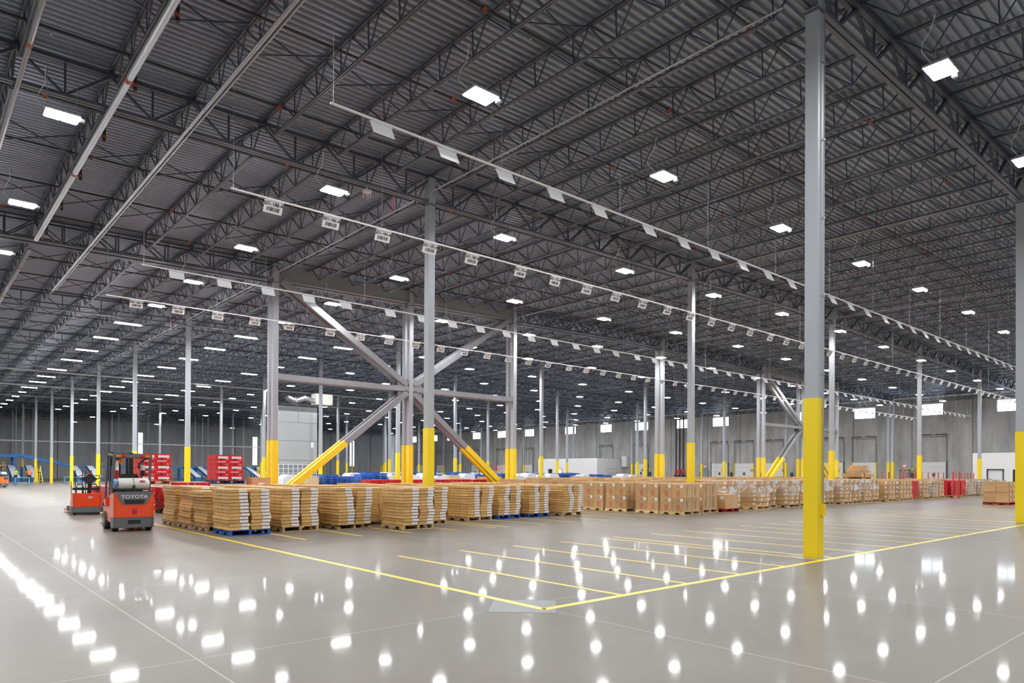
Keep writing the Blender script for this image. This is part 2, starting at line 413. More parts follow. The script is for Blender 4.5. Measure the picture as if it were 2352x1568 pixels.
fr = MB(); fr.bb(85.97, 86.02, 84.62, 84.7, .95, 2.25); fr.bb(85.97, 86.02, 85.5, 85.58, .95, 2.25); fr.bb(85.97, 86.02, 84.62, 85.58, 2.2, 2.28); fr.bb(85.97, 86.02, 84.62, 85.58, .92, 1.0); fr.build('window_frame', M['track'], w)
office('wall_office_right', 86, 8, 23.07, 3.9, [(18.6,19.5,0,2.15),(20.35,21.7,.95,2.12)], 'tall white office enclosure at the far right')
d = struct(MB().bb(86.05, 86.1, 18.6, 19.5, 0, 2.15).build('door_%d' % k, M['black']), 'black door in the far right white office'); k += 1
w = struct(MB().bb(86.06, 86.08, 20.35, 21.7, .95, 2.12).build('window_41', mat('office_window_pale', (.72,.75,.77), .3)))
fr = MB(); fr.bb(85.95, 86.02, 20.27, 20.37, .9, 2.2); fr.bb(85.95, 86.02, 21.68, 21.78, .9, 2.2); fr.bb(85.95, 86.02, 20.27, 21.78, 2.1, 2.2); fr.bb(85.95, 86.02, 20.27, 21.78, .88, .97); fr.build('window_frame', M['ink'], w)

# ------------------------------------------------------------------ floor markings
def tape(x0, y0, x1, y1, label, w=.1, z=.0015):
    m = MB()
    if x0 == x1: m.bb(x0-w/2, x0+w/2, y0, y1, .0002, z)
    else: m.bb(x0, x1, y0-w/2, y0+w/2, .0002, z)
    return tag(m.build('floor_line', M['tape']), label, 'floor line', 'yellow storage lane lines')
LANES = [5.64,7.08,8.55,10.0,11.45,12.85]
LX = list(LANES)
for b_ in range(5):
    LX += [colX(b_) + .16 + 1.486*i for i in range(11)]
LX = [x for x in LX if x < 85]
tape(5.64, 5.83, 5.64, 31.2, 'long yellow line running back past the forklift from the near floor corner', .105, .002)
tape(5.64, 5.83, 88, 5.83, 'long yellow line running right past the nearest column from the near floor corner', .105, .002)
for i, x in enumerate(LX[1:]):
    tape(x, 5.88, x, 11.3, 'yellow lane line on the open floor, %s right of the near corner' % nth(i), .075)
for i, x in enumerate(LX[1:]):
    tape(x, 15.3, x, 23., 'yellow lane line under the carton pallets, %s right of the blue pallet' % nth(i), .075)
# diamond shaped patches round the column bases
def diamond(cx, cy, r, nm='trim_patch'):
    m = MB(); m.prism([(cx-r,cy),(cx,cy-r),(cx+r,cy),(cx,cy+r)], .0001, .0008)
    o = struct(m.build(nm, M['patch'])); e = MB()
    P = [(cx-r,cy),(cx,cy-r),(cx+r,cy),(cx,cy+r)]
    for q in range(4):
        a, b_ = P[q], P[(q+1) % 4]; e.bar((a[0],a[1],.0008), (b_[0],b_[1],.0008), .016, .0012)
    e.build('joint_line', M['darkgrey'], o)
diamond(5.6, 6.14, .56, 'trim_30')
n_ = 31
for i in range(0, 2):
    for j in range(0, 5): diamond(colX(j), rowY(i), .56, 'trim_%d' % n_); n_ += 1

# ------------------------------------------------------------------ columns
def where_row(i): return {0:'nearest column row',2:'doubled third column row'}.get(i, '%s column row' % nth(i))
def column_mesh(x):
    top = ch(x) + GD
    return top
CM = {}
def column(x, y, label, group, detailed=False):
    key = round(ch(x), 2); t = thing('steel_column', label, 'column', (x, y, 0), 0, group)
    if key not in CM:
        h = ch(x) + GD
        CM[key] = (MB().bb(-.125,.125,-.125,.125, 3.05, h).mesh('shaft', M['steel']),
                   MB().bb(-.138,.138,-.138,.138, 0, 3.05).mesh('column_guard', M['yellow']),
                   MB().bb(-.17,.17,-.17,.17, ch(x)-.12, ch(x)-.09).bb(-.2,.2,-.13,.13,h-.02,h+.02).mesh('cap_plate', M['chord']))
    a, b_, c = CM[key]
    link('shaft', a, t); link('column_guard', b_, t); link('cap_plate', c, t)
    return t
for i in range(-1, 12):
    for j in range(-2, 6):
        if i < 0 and j < 0: continue
        x, y = colX(j), rowY(i)
        ys = [y-.24, y+.24] if i == 2 else [y]
        for q, yy in enumerate(ys):
            side = '' if i != 2 else (', front one' if q == 0 else ', rear one')
            pos = 'column line %s from the left' % nth(j+2)
            t = column(x, yy, 'grey yellow-guarded column, %s, %s%s' % (where_row(i) if i >= 0 else 'row behind the camera', pos, side), 'grey columns with yellow guards')
            if i == 0 and j == 0:
                t['label'] = 'nearest big grey column with tall yellow guard and conduit, standing at the lane corner'
                MB().tube([(.06,-.16,.95),(.06,-.16,10.45),(-.02,-.16,10.9)], .014, 6).build('conduit', M['pipe'], t)
                MB().bb(.01,.11,-.19,-.138,.8,1.02).build('junction_box', M['yellow'], t)
                g = MB(); [g.bb(.045,.075,-.18,-.125,z,z+.03) for z in (3.5,5,6.5,8,9.5)]; g.build('conduit_clamp', M['pipe'], t)
            if i == 0 and j == 1: t['label'] = 'grey column with yellow guard cut by the right edge of the photo'
            if i == 1 and j == 0: t['label'] = 'grey column with yellow guard rising out of the flat carton stacks'
            if i == 1 and j == 1: t['label'] = 'grey column with yellow guard rising behind the tall printed boxes'
for (j, nm) in ((.5,'left'),(3.5,'right')):
    for q, s_ in ((0,-.24),(1,.24)):
        column(colX(j), rowY(2)+s_, 'middle column of the %s X-braced bay, %s' % (nm, 'front one of its pair' if q == 0 else 'rear one of its pair'), 'columns inside the braced bays')
# X bracing
for (j, nm) in ((0,'left'),(3,'right')):
    for q, s_ in ((0,-.24),(1,.24)):
        y = rowY(2) + s_; x0, xm, x1 = colX(j), colX(j+.5), colX(j+1)
        t = thing('cross_brace', '%s frame of the %s X-shaped grey and yellow brace between doubled columns' % ('front' if q == 0 else 'rear', 'leftmost' if j == 0 else 'rightmost'), 'brace', (xm, y, 0), 0, 'X braces in the doubled column row')
        def dg(xa, za, xb, zb):
            if min(za, zb) < 3:                                  # lower legs painted yellow up to 3.05 m
                (xa, za), (xb, zb) = sorted([(xa,za),(xb,zb)], key=lambda p: p[1])
                u = (3.05-za)/(zb-za); xc = xa + (xb-xa)*u
                o = MB().bar((xa-xm,0,za),(xc-xm,0,3.05),.2,.3).build('lower_leg', M['yellow'], t); o['label'] = 'yellow painted lower leg'
                MB().bar((xc-xm,0,3.05),(xb-xm,0,zb),.2,.3).build('diagonal', M['brace'], t)
            else: MB().bar((xa-xm,0,za),(xb-xm,0,zb),.2,.3).build('diagonal', M['brace'], t)
        dg(x0+.3, ch(x0)+.1, xm-.2, 6.3); dg(x0+.25, .35, xm-.2, 5.9); dg(x1-.3, ch(x1)+.1, xm+.2, 6.3); dg(x1-.25, .35, xm+.2, 5.9)
        for xa, xb in ((x0+.13, xm-.13),(xm+.13, x1-.13)):
            MB().bb(xa-xm, xb-xm, -.1, .1, 5.94, 6.22).build('strut', M['brace'], t)
        g = MB()
        for sg in (-1,1): g.prism([(sg*.13,5.6),(sg*.75,5.55),(sg*.8,6.0),(sg*.75,6.65),(sg*.13,6.6)], -.02, .02, 'y')
        g.build('gusset_plate', M['brace'], t)
        for xa, xb in ((x0, xm),(xm, x1)):
            g = MB(); za, zb = ch(xa)+.05, ch(xb)+.05
            g.bar((xa-xm,0,za),(xb-xm,0,zb),.28,.03); g.bar((xa-xm,0,za+.62),(xb-xm,0,zb+.62),.28,.03); g.bar((xa-xm,0,za+.31),(xb-xm,0,zb+.31),.03,.6)
            g.build('top_beam', M['brace'], t)

# ------------------------------------------------------------------ girders (run along X on the column rows)
GM = {}
def girder_parts(j):
    if j in GM: return GM[j]
    x0, x1 = colX(j), colX(j+1); n = 8; p = (x1-x0)/n; xm = (x0+x1)/2
    top, bot, web = MB(), MB(), MB()
    brk = [x0+.13] + ([40.] if x0 < 40 < x1 else []) + [x1-.13]
    for a, b_ in zip(brk[:-1], brk[1:]):
        for s_ in (-.065,.065):
            bot.bar((a-xm,s_,ch(a)),(b_-xm,s_,ch(b_)),.095,.07)
            top.bar((a-xm,s_,ch(a)+GD-.03),(b_-xm,s_,ch(b_)+GD-.03),.11,.075)
    for i in range(n):
        a = x0 + p*i; c = a + p/2; e = a + p
        web.bar((a-xm,0,ch(a)+GD-.05),(c-xm,0,ch(c)+.03),.075,.05)
        web.bar((e-xm,0,ch(e)+GD-.05),(c-xm,0,ch(c)+.03),.10,.06)
        web.bar((c-xm,0,ch(c)+.03),(c-xm,0,ch(c)+GD-.05),.045,.045)
    GM[j] = (top.mesh('top_chord', M['truss']), bot.mesh('bottom_chord', M['chord']), web.mesh('web', M['truss']), xm)
    return GM[j]
for i in range(-1, 12):
    for j in range(-2, 6):
        if j == 5: continue
        braced = i == 2 and j in (0, 3)
        if braced: continue
        for s_ in ([-.24,.24] if i == 2 else [0]):
            tp, bt, wb, xm = girder_parts(j)
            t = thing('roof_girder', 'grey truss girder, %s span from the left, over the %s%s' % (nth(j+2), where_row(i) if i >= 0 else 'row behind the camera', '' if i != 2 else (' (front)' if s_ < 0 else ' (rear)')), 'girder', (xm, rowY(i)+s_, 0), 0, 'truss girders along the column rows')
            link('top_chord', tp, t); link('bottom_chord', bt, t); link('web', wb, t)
# end girders to the dock wall
g = MB(); 
for i in range(0, 12): g.bar((colX(5),rowY(i),ch(colX(5))+.3),(XW,rowY(i),ch(XW)+.3),.16,.5)
# ------------------------------------------------------------------ joists (run along Y)
JP = SX/8
def joist_bars(top, bot, web, ox=0, oy=0, oz=0, L=SY):
    top.bar((ox-.03,oy,oz),(ox-.03,oy+L,oz),.05,.05); top.bar((ox+.035,oy,oz),(ox+.035,oy+L,oz),.05,.05)
    bot.bar((ox-.025,oy+.85,oz-.68),(ox-.025,oy+L-.85,oz-.68),.04,.045); bot.bar((ox+.03,oy+.85,oz-.68),(ox+.03,oy+L-.85,oz-.68),.04,.045)
    n = 9; p = (L-1.7)/n
    web.bar((ox,oy+.12,oz),(ox,oy+.85,oz-.68),.035,.035); web.bar((ox,oy+L-.12,oz),(ox,oy+L-.85,oz-.68),.035,.035)
    for k_ in range(n):
        a = oy+.85+p*k_
        web.bar((ox,a,oz-.68),(ox,a+p*.62,oz),.032,.032); web.bar((ox,a+p*.62,oz),(ox,a+p,oz-.68),.026,.026)
        web.bar((ox,a,oz-.68),(ox,a+.03,oz),.026,.026)
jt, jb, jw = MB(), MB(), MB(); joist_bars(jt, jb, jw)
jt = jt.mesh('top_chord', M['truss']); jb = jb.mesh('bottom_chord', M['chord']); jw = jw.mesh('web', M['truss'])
cand = []
for kx in range(-14, 43):
    x = AX + JP*kx
    for i in range(-2, 11):
        y0 = rowY(i); cy = y0 + SY/2
        zc = .6605*x + .7508*cy
        if zc < 2: continue
        lat = .7508*x - .6605*cy; seen = min(abs(lat), 99)/zc < .95
        if x < -3 or cy < -3: continue
        cand.append((0 if seen else 1, zc, x, y0, i, kx))
cand.sort()
SXJ, SYJ, SWJ = MB(), MB(), MB()
for q, (s_, zc, x, y0, i, kx) in enumerate(cand):
    z = ch(x) + GD + .06
    if q < 300:
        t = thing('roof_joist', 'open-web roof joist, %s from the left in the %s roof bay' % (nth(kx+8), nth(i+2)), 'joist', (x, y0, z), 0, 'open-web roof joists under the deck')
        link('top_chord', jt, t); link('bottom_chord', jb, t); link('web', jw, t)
    else: joist_bars(SXJ, SYJ, SWJ, x, y0, z)
all_ = MB()
for mm in (SXJ, SYJ, SWJ):
    b = len(all_.v); all_.v += mm.v; all_.f += [tuple(a+b for a in f_) for f_ in mm.f]
tag(all_.build('far_roof_joists', M['truss']), 'mass of dark open-web roof joists in the far part of the roof', 'joists', kind='stuff')
# cross bridging between joists
def bridging(y, x0k, x1k, label):
    m = MB()
    for kx in range(x0k, x1k):
        xa, xb = AX+JP*kx, AX+JP*(kx+1); za, zb = ch(xa)+GD+.06, ch(xb)+GD+.06
        m.bar((xa,y,za),(xb,y,zb-.68),.032,.032); m.bar((xa,y+.05,za-.68),(xb,y+.05,zb),.032,.032)
    return tag(m.build('cross_bridging', M['truss']), label, 'bridging', 'cross bridging lines between the joists')
for i in range(-1, 11):
    for f_ in (.32,.68):
        bridging(rowY(i)+SY*f_, -8, 42, 'dark crossed bracing rods between joists, %s line in the %s roof bay' % ('nearer' if f_ < .5 else 'farther', nth(i+1)))
# ------------------------------------------------------------------ sprinkler branch pipes (run along X)
cm = MB().tube([(-.05,0,0),(.05,0,0)], .052, 10).bb(-.03,.03,-.02,.02,-.085,-.04).mesh('coupling', M['coupling'])
hd = MB().tube([(0,0,0),(0,0,-.09)], .012, 6).tube([(0,0,-.085),(0,0,-.1)], .03, 8).mesh('sprinkler_head', M['brass'])
nb = 0
for k_ in range(0, 42):
    y = rowY(0) + 1.62 + 3.255*k_ + (.06 if k_ > 7 else 0)
    if y > YW - 2: break
    pts = [(-6, y, ch(-6)+.62),(40, y, ch(40)+.62),(91, y, ch(91)+.62)]
    t = thing('sprinkler_pipe', 'black sprinkler branch pipe under the roof deck, %s from the camera' % nth(k_), 'pipe', (0,0,0), 0, 'black sprinkler branch pipes')
    MB().tube(pts, .032, 6).build('pipe_run', M['blackpipe'], t)
    if k_ < 14:
        for q in range(12):
            x = 1.0 + 6.3*q + (k_ % 3)*1.6
            if x < 90: link('coupling', cm, t, (x, y, ch(x)+.62)); link('sprinkler_head', hd, t, (x+1.3, y, ch(x+1.3)+.6))
# ------------------------------------------------------------------ big mains and conduits running along Y
def along_y(nm, x, z, y0, y1, r, mt, label, grp, cat='pipe'):
    t = thing(nm, label, cat, (x, y0, z), 0, grp)
    MB().tube([(0,0,0),(0,y1-y0,0)], r, 12).build('pipe_run', mt, t, smooth=True)
    return t
for (x, y0, y1, L_) in ((3.70,-12,31.4,'large shiny grey pipe hung under the joists at the upper left'),(3.70,33.2,62,'grey pipe continuing behind the second girder at the far left'),(1.88,-12,58,'thin shiny pipe hung at the upper left edge of the photo')):
    r = .08 if x > 3 and y0 < 0 else (.07 if x > 3 else .05)
    t = along_y('main_pipe', x, 10.27 if r > .075 else 10.3, y0, y1, r, M['pipe'], L_, 'shiny pipes along the left of the roof')
    cc = MB().tube([(0,-.07,0),(0,.07,0)], r+.012, 12).mesh('coupling', M['coupling'])
    for q in range(0, int((y1-y0)/6.5)): link('coupling', cc, t, (0, 3.1+6.51*q, 0))
    if r > .075:
        rs = MB().tube([(0,0,0),(0,0,.78)], .04, 8).mesh('riser', M['blackpipe']); rc = MB().tube([(0,0,-.035),(0,0,.035)], .058, 8).mesh('riser_coupling', M['coupling'])
        for q in range(-6, 16):
            y = rowY(0) + 1.62 + 3.255*q
            if y0+.5 < y < y1-.5:
                o = link('riser', rs, t, (.22, y-y0, .0)); link('riser_coupling', rc, o, (0,0,.12)); link('riser_coupling', rc, o, (0,0,.68))
for (x, z, y0, y1, L_) in ((5.40,10.32,-12,40,'bright conduit under the joists, second bright line from the left'),(5.53,10.36,-12,40,'thinner conduit strapped beside the bright conduit at upper left')):
    along_y('ceiling_conduit', x, z, y0, y1, .04 if x < 5.5 else .025, M['pipe'], L_, 'bright conduits along the roof', 'conduit')
for j in range(0, 5):
    for i in range(0, 8):
        x = colX(j) - .28; y0, y1 = rowY(i)+.5, rowY(i+1)-.5
        z = ch(x) + .16
        t = thing('ceiling_conduit', 'thin pale roof conduit, %s span back, %s column line from the left' % (nth(i), nth(j+2)), 'conduit', (x, y0, z), 0, 'white conduits along the column lines')
        MB().tube([(0,0,0),(0,y1-y0,0),(.16,y1-y0+.22,.05),(.16,y1-y0+.6,.02),(0,y1-y0+.9,-.1)], .022, 6).build('conduit_run', M['pipe'], t)
for i, (y, z, r) in enumerate(((71.7,10.15,.09),(84.8,10.15,.09),(97.6,10.2,.07),(131,6.1,.10))):
    pts = [(-8,y,z),(40 if z > 8 else 52,y,z+ (.0)),(60 if z > 8 else 58,y,z)]
    t = thing('overhead_pipe', ['pale overhead pipe crossing high above the conveyor','second pale overhead pipe below the first, far left','thin pale pipe near the far wall top','long white horizontal pipe halfway up the dark far wall'][i], 'pipe', (0,0,0), 0, 'pale pipes crossing the far left')
    MB().tube(pts, r, 8).build('pipe_run', M['white'] if i == 3 else M['pipe'], t)
t = thing('wall_main_pipe', 'long pale pipe along the top of the concrete dock wall', 'pipe', (90.5,0,10.75))
MB().tube([(0,8,0),(0,130,0)], .13, 10).build('pipe_run', M['white'], t, smooth=True)
hg = MB().tube([(0,0,.1),(0,0,.4)], .02, 6).mesh('hanger', M['pipe'])
for q in range(20): link('hanger', hg, t, (0, 10+6*q, 0))

# ------------------------------------------------------------------ high bay lamps
LXs = [-10.5,-4,2.6,9.18,15.6,22.1,28.6,35.05,42.1,48.7,55.6,62.1,68.9,75.8,82.6]
LYR = [-8.3,-1.8,4.75,11.5,18.15,24.9,31.2,38.1,45.2,52.,58.4,65.5,71.7,78.2,85.6,92,98.6,105.2,111.6,118,124.6,131,137.6,144]
LYs = [-8.3,-1.8,4.75,11.5,18.2,25.,31.,36.7,42.3,47.8,53.5,59.1,65.5,71.,76.,81.6,87.,92.5,98.2,104.,110.,116.,122.,128.,134.,140.,146.]
def lamp(a, b_, near):
    t = thing('ceiling_lamp', 'lamp', 'ceiling lamp')
    MB().box(0,0,.045,a+.04,b_+.04,.05).build('housing', M['housing'], t)
    l = MB(); 
    if a < 1 and near: l.box(-a*.26,0,.01,a*.46,b_,.022).box(a*.26,0,.01,a*.46,b_,.022)
    else: l.box(0,0,.01,a,b_,.022)
    l.f = [q for i_, q in enumerate(l.f) if i_ % 6 != 1]     # the top is closed by the housing
    l.build('lens', M['lens'], t)
    if near:
        for s_ in (-1,1): MB().tube([(s_*a*.45,0,.07),(s_*a*.45,0,1.0)], .006, 4).build('hanging_wire', M['pipe'], t)
        MB().tube([(-.05,0,.07),(-.3,.1,.12),(-.45,.2,.3),(-.4,.2,.5),(-.3,.1,.7),(-.32,0,1.0)], .009, 6).build('cord', M['white'], t)
        MB().box(a*.5+.06,-b_*.35,-.02,.09,.09,.06).build('sensor', M['white'], t)
    return Proto(t)
PN, PF, PL, PLN = lamp(.62,.42,True), lamp(.62,.42,False), lamp(1.25,.34,False), lamp(1.25,.34,True)
for ix, x in enumerate(LXs):
    for iy, y in enumerate(LYs if x < 30 else LYR):
        zc = .6605*x + .7508*y
        if y < 0 and x < -5: continue
        if x < 0 and y > 75 or y > 112: continue
        z = ch(x) - .93
        long_ = y > 42 and x < 24 and y < 84
        P = (PLN if zc < 45 else PL) if long_ else (PN if zc < 45 else PF)
        beh = zc < 3 or y < 0 or x < 0
        L_ = ('bright %s ceiling lamp, %s from the camera in the %s lamp line from the left' % ('long' if long_ else 'square', nth(iy-2), nth(ix-2))) if not beh else 'bright ceiling lamp beyond the edge of the photo, %s lamp of the %s line' % (nth(iy), nth(ix))
        P.put((x, y, z), 0, L_, 'bright high-bay ceiling lamps')

for ix, x in enumerate((9.18,22.1,35.05,48.7,62.1,75.8)):  # extra lamps added only to brighten the far end wall
    for iy, y in enumerate((124.,139.)):
        PF.put((x, y, ch(x)-.93), 0, 'added far fill lamp %s the dark end wall, %s from the left' % ('close to' if iy else 'farther out from', nth(ix)), 'bright high-bay ceiling lamps')
# ------------------------------------------------------------------ aisle sign rails and signs
RAILS = [(10.85,'first',-1,None),(15.6,'second',1,201),(23.2,'third',-1,None),(28.1,'fourth',1,200)]
SIGNX = [6.38,7.83,9.28,10.75,12.2] + [colX(b_) + .16 + 1.486*(i+.5) for b_ in range(5) for i in range(10)]
SIGNX = [x for x in SIGNX if x < 84]
board = MB()
# local: text face looks to -Y, tilted so that its bottom hangs further back
def tilt(y, z): return (y*1.0 - z*.56*0, z)
board.quadbox([(-.22,-.004,0),(.22,-.004,0),(.22,.004,0),(-.22,.004,0),(-.22,.115,-.235),(.22,.115,-.235),(.22,.123,-.235),(-.22,.123,-.235)])
board.bb(-.22,.22,-.03,.03,0,.012)
board = board.mesh('sign_board', M['signwhite'])
bars = MB(); random.seed(3); x = -.15; ang = math.atan2(.115,.235)
def onface(x, s, off=-.007):
    return (x, off*math.cos(ang) + s*math.sin(ang), -s*math.cos(ang) + off*math.sin(ang))
while x < .15:
    w = random.choice((.005,.008,.012))
    a, b_, c, d_ = onface(x,.125), onface(x+w,.125), onface(x+w,.215), onface(x,.215)
    k0 = len(bars.v); bars.v += [a,b_,c,d_]; bars.f.append((k0,k0+3,k0+2,k0+1)); x += w + random.choice((.006,.009,.014))
bars = bars.mesh('barcode', M['ink'])
clip = MB().bb(-.19,-.17,-.008,.008,0,.07).bb(.17,.19,-.008,.008,0,.07).mesh('clip', M['pipe'])
for (y, nm, face, num) in RAILS:
    z = 7.8; x1 = 86.
    r = thing('sign_rail', 'thin white rail hung on wires carrying %s, %s rail from the camera' % ('numbered barcode signs' if num else 'blank-backed signs', nm), 'rail', (5.4, y, z+.05), 0, 'hanging sign rails')
    MB().bb(0, x1-5.4, -.018, .018, -.018, .018).build('rail_bar', M['white'], r)
    q = 0; xx = 5.45
    while xx < x1:
        h_ = ch(xx) + .2 - z
        MB().tube([(xx-5.4,0,0),(xx-5.4,0,h_)], .005, 4).build('suspension_wire', M['pipe'], r); xx += 3.77; q += 1
    for k_, x in enumerate(SIGNX):
        code = '%d-%d-A' % (num, 188-2*k_) if num else None
        L_ = ('barcode sign %s, %s from the left on the %s sign rail' % (code, nth(k_), nm)) if num else 'blank-backed tilted sign, %s from the left on the %s sign rail' % (nth(k_), nm)
        t = thing('aisle_sign', L_, 'sign', (x, y, z), 0 if face == 1 else PI, 'hanging aisle signs')
        link('sign_board', board, t)
        if k_ < 26:
            link('clip', clip, t)
        if num and k_ < 30:
            link('barcode', bars, t)
            me = text_mesh(code, .105); me.materials.append(M['ink']); me.name = 'sign_lettering'
            o = link('sign_lettering', me, t, onface(0, .062), (PI/2 + ang*1.0 - 0*PI, 0, 0))
            o.rotation_euler = (PI/2 - (-ang), 0, 0)

# ------------------------------------------------------------------ pallets
def pallet_parts(mt, w=1.02, d=1.2, single=False):
    dk, bt = MB(), MB(); n = 7
    for i in range(n):
        y = -d/2 + .05 + (d-.1)*i/(n-1); dk.box(0, y, .127, w, .1, .018)
    for y in (-d/2+.05, 0, d/2-.05): bt.box(0, y, .009, w, .1, .018)
    st = MB(); bx = w*.04+.02
    st.bb(-bx/2-.0,bx/2,-d/2,-d/2+.22,.018,.118); st.bb(-bx/2,bx/2,-.16,.16,.018,.118); st.bb(-bx/2,bx/2,d/2-.22,d/2,.018,.118); st.bb(-bx/2,bx/2,-d/2,d/2,.078,.118)
    if single:
        a = MB()
        for mm, ox in ((dk,0),(bt,0),(st,-w/2+.04),(st,0),(st,w/2-.04)):
            b = len(a.v); a.v += [(v[0]+ox,v[1],v[2]) for v in mm.v]; a.f += [tuple(q+b for q in f_) for f_ in mm.f]
        return a.mesh('pallet', mt)
    return dk.mesh('deck_boards', mt), st.mesh('stringer', mt), bt.mesh('bottom_boards', mt)
PP = {}
def pallet(x, y, label, mt='wood', w=1.02, d=1.2, rz=0, z=0, group='pallets under the carton stacks'):
    key = (mt, w, d)
    if key not in PP: PP[key] = pallet_parts(M[mt], w, d)
    t = thing('pallet', label, 'pallet', (x, y, z), rz, group)
    a, b_, c = PP[key]; link('deck_boards', a, t); link('bottom_boards', c, t)
    for s_ in (-w/2+.04, 0, w/2-.04): link('stringer', b_, t, (s_,0,0))
    return t
SP = {}
def far_pallet(x, y, label, mt='wood', rz=0, group='pallets along the far stack rows', z=0, w=1.08):
    if (mt,w) not in SP: SP[(mt,w)] = pallet_parts(M[mt], w, 1.15, True)
    return tag(link('pallet', SP[(mt,w)], None, (x, y, z), (0,0,rz)), label, 'pallet', group)

# flat cartons with label on the short face and two straps
CW, CD_, CH = .485, 1.12, .0845
def warp_carton(seed):
    random.seed(seed); m = MB(); nx, ny_ = 2, 3
    # box with a slightly uneven rim
    P = []
    for dz in (0,1):
        for dx, dy in ((-1,-1),(1,-1),(1,1),(-1,1)):
            P.append((dx*CW/2 + random.uniform(-.006,.006), dy*CD_/2 + random.uniform(-.008,.008), dz*(CH-.008) + random.uniform(-.004,.0) if dz else random.uniform(0,.002)))
    m.quadbox(P); return m
ctn = []
for s_ in range(5):
    me = warp_carton(s_).mesh('flat_carton', M['kraft'])
    o = D.objects.new('flat_carton', me); C.objects.link(o); tag(o, 'carton', 'carton')
    random.seed(40+s_); hl = .062
    lw = .2
    MB().bb(CW/2-.02-lw, CW/2-.012, -CD_/2-.0125, -CD_/2-.009, .012, .012+hl-.002).build('shipping_label', M['label'], o)
    for yy in (-.26,.3):
        yy += random.uniform(-.04,.04); e = .0095; w_ = .013
        st = MB(); st.bb(-CW/2-e, -CW/2-e+.003, yy, yy+w_, -.001, CH); st.bb(CW/2+e-.003, CW/2+e, yy, yy+w_, -.001, CH); st.bb(-CW/2-e, CW/2+e, yy, yy+w_, CH-.003, CH-.0005)
        st.build('strap', M['strap'], o)
    ctn.append(Proto(o))
def flat_stack(cx, cy, z0, n, where, group, seed, rz=0, lean=(0,0), amp=.024):
    random.seed(seed); dx = dy = 0; dr = 0
    for k_ in range(n):
        dx = dx*.8 + random.uniform(-amp,amp); dy = dy*.8 + random.uniform(-amp,amp); dr = dr*.7 + random.uniform(-.016,.016)
        u = k_/max(1,n-1)
        lay = 'bottom' if k_ == 0 else ('top' if k_ == n-1 else nth(k_)+' layer')
        random.choice(ctn).put((cx+dx+lean[0]*u, cy+dy+lean[1]*u, z0+CH*k_+.0015*0), rz+dr, 'flat carton, %s, %s' % (lay, where), group)
# front row pallets: (left x, front y, material, rz, lean, name, depth)
FR = [(6.0,17.25,'bluewood',0,'blue pallet near the forklift',(-.05,.02)),(7.47,17.58,'wood',.0,'brown pallet right of the blue one',(-.05,.0)),(8.95,17.40,'wood',.03,'third pallet from the left',(-.05,0)),
      (10.28,16.18,'wood',.0,'fourth pallet, pulled forward of its neighbours',(.02,0)),(11.55,17.3,'wood',0,'pallet directly behind the column base at centre',(.02,0)),(13.72,17.75,'wood',0,'pallet right of the double lane line',(0,0)),
      (15.18,17.95,'bluewood',0,'left one of the two blue pallets at centre',(.0,0)),(16.62,18.0,'bluewood',0,'right one of the two blue pallets at centre',(-.03,0)),(18.15,17.8,'wood',0,'last flat-carton pallet before the tall printed boxes',(.02,0))]
sd = 100
for (x, y, mt, rz, nm, ln) in FR:
    pallet(x+.51, y+.6, 'low ' + ('blue' if mt == 'bluewood' else 'brown wooden') + ' pallet, ' + nm, mt, rz=rz)
    for q in (0,1):
        flat_stack(x+.255+.505*q, y+.57, .137, 12, '%s stack, %s' % ('left' if q == 0 else 'right', nm), 'flat kraft cartons in the front stacks', sd, rz, ln if q == 0 else (ln[0]*.6+.02, ln[1])); sd += 1
# stacks behind the blue pallet along the lane edge (seen from their long side)
for i, (x, y) in enumerate(((5.97,18.85),(5.93,20.15),(5.9,21.55))):
    nm = 'the %s pallet behind the blue one' % nth(i)
    pallet(x+.51, y+.6, 'worn wooden pallet, ' + nm[4:], 'wood')
    for q in (0,1):
        random.seed(sd); ln = [(-.08,.05),(.03,.02),(.07,0)][i] if q == 0 else (-.02,0)
        flat_stack(x+.26+.505*q, y+.58, .137, 12 if i != 0 else 11, '%s stack, %s' % ('left' if q == 0 else 'right', nm), 'flat kraft cartons in the side stacks', sd, 0, ln, .038); sd += 1
# cartons packed behind the front row
def bulk(name, mt, label, cells, strap=True, cat='cartons'):
    m = MB()
    for (x, y, w, d, h, n) in cells:
        random.seed(int(x*31+y*17)); dx = 0
        nn = n
        for k_ in range(nn):
            dx = dx*.7 + random.uniform(-.02,.02); hh = (h-.13)/nn
            for q in (-.25,.25): m.box(x+dx+q*w, y+random.uniform(-.015,.015), .13+hh*(k_+.5), w*.485, d, hh-.004, random.uniform(-.015,.015))
    return tag(m.build(name, mt), label, cat, kind='stuff')
cells = []
for x in [6.4+.12,8.0,9.45,10.8,12.1]+[colX(0)+.9+1.486*i for i in range(0,4)]:
    for y in (19.4,20.7,22.0):
        if x < 7 and y < 23.5: continue
        if 10 < x < 11.6 and y < 20: y -= .6
        cells.append((x, y+.1, 1.0, 1.12, random.uniform(1.1,1.19), 12))
bulk('packed_flat_cartons', M['kraft'], 'closely packed flat kraft cartons behind the front row of pallets', cells)

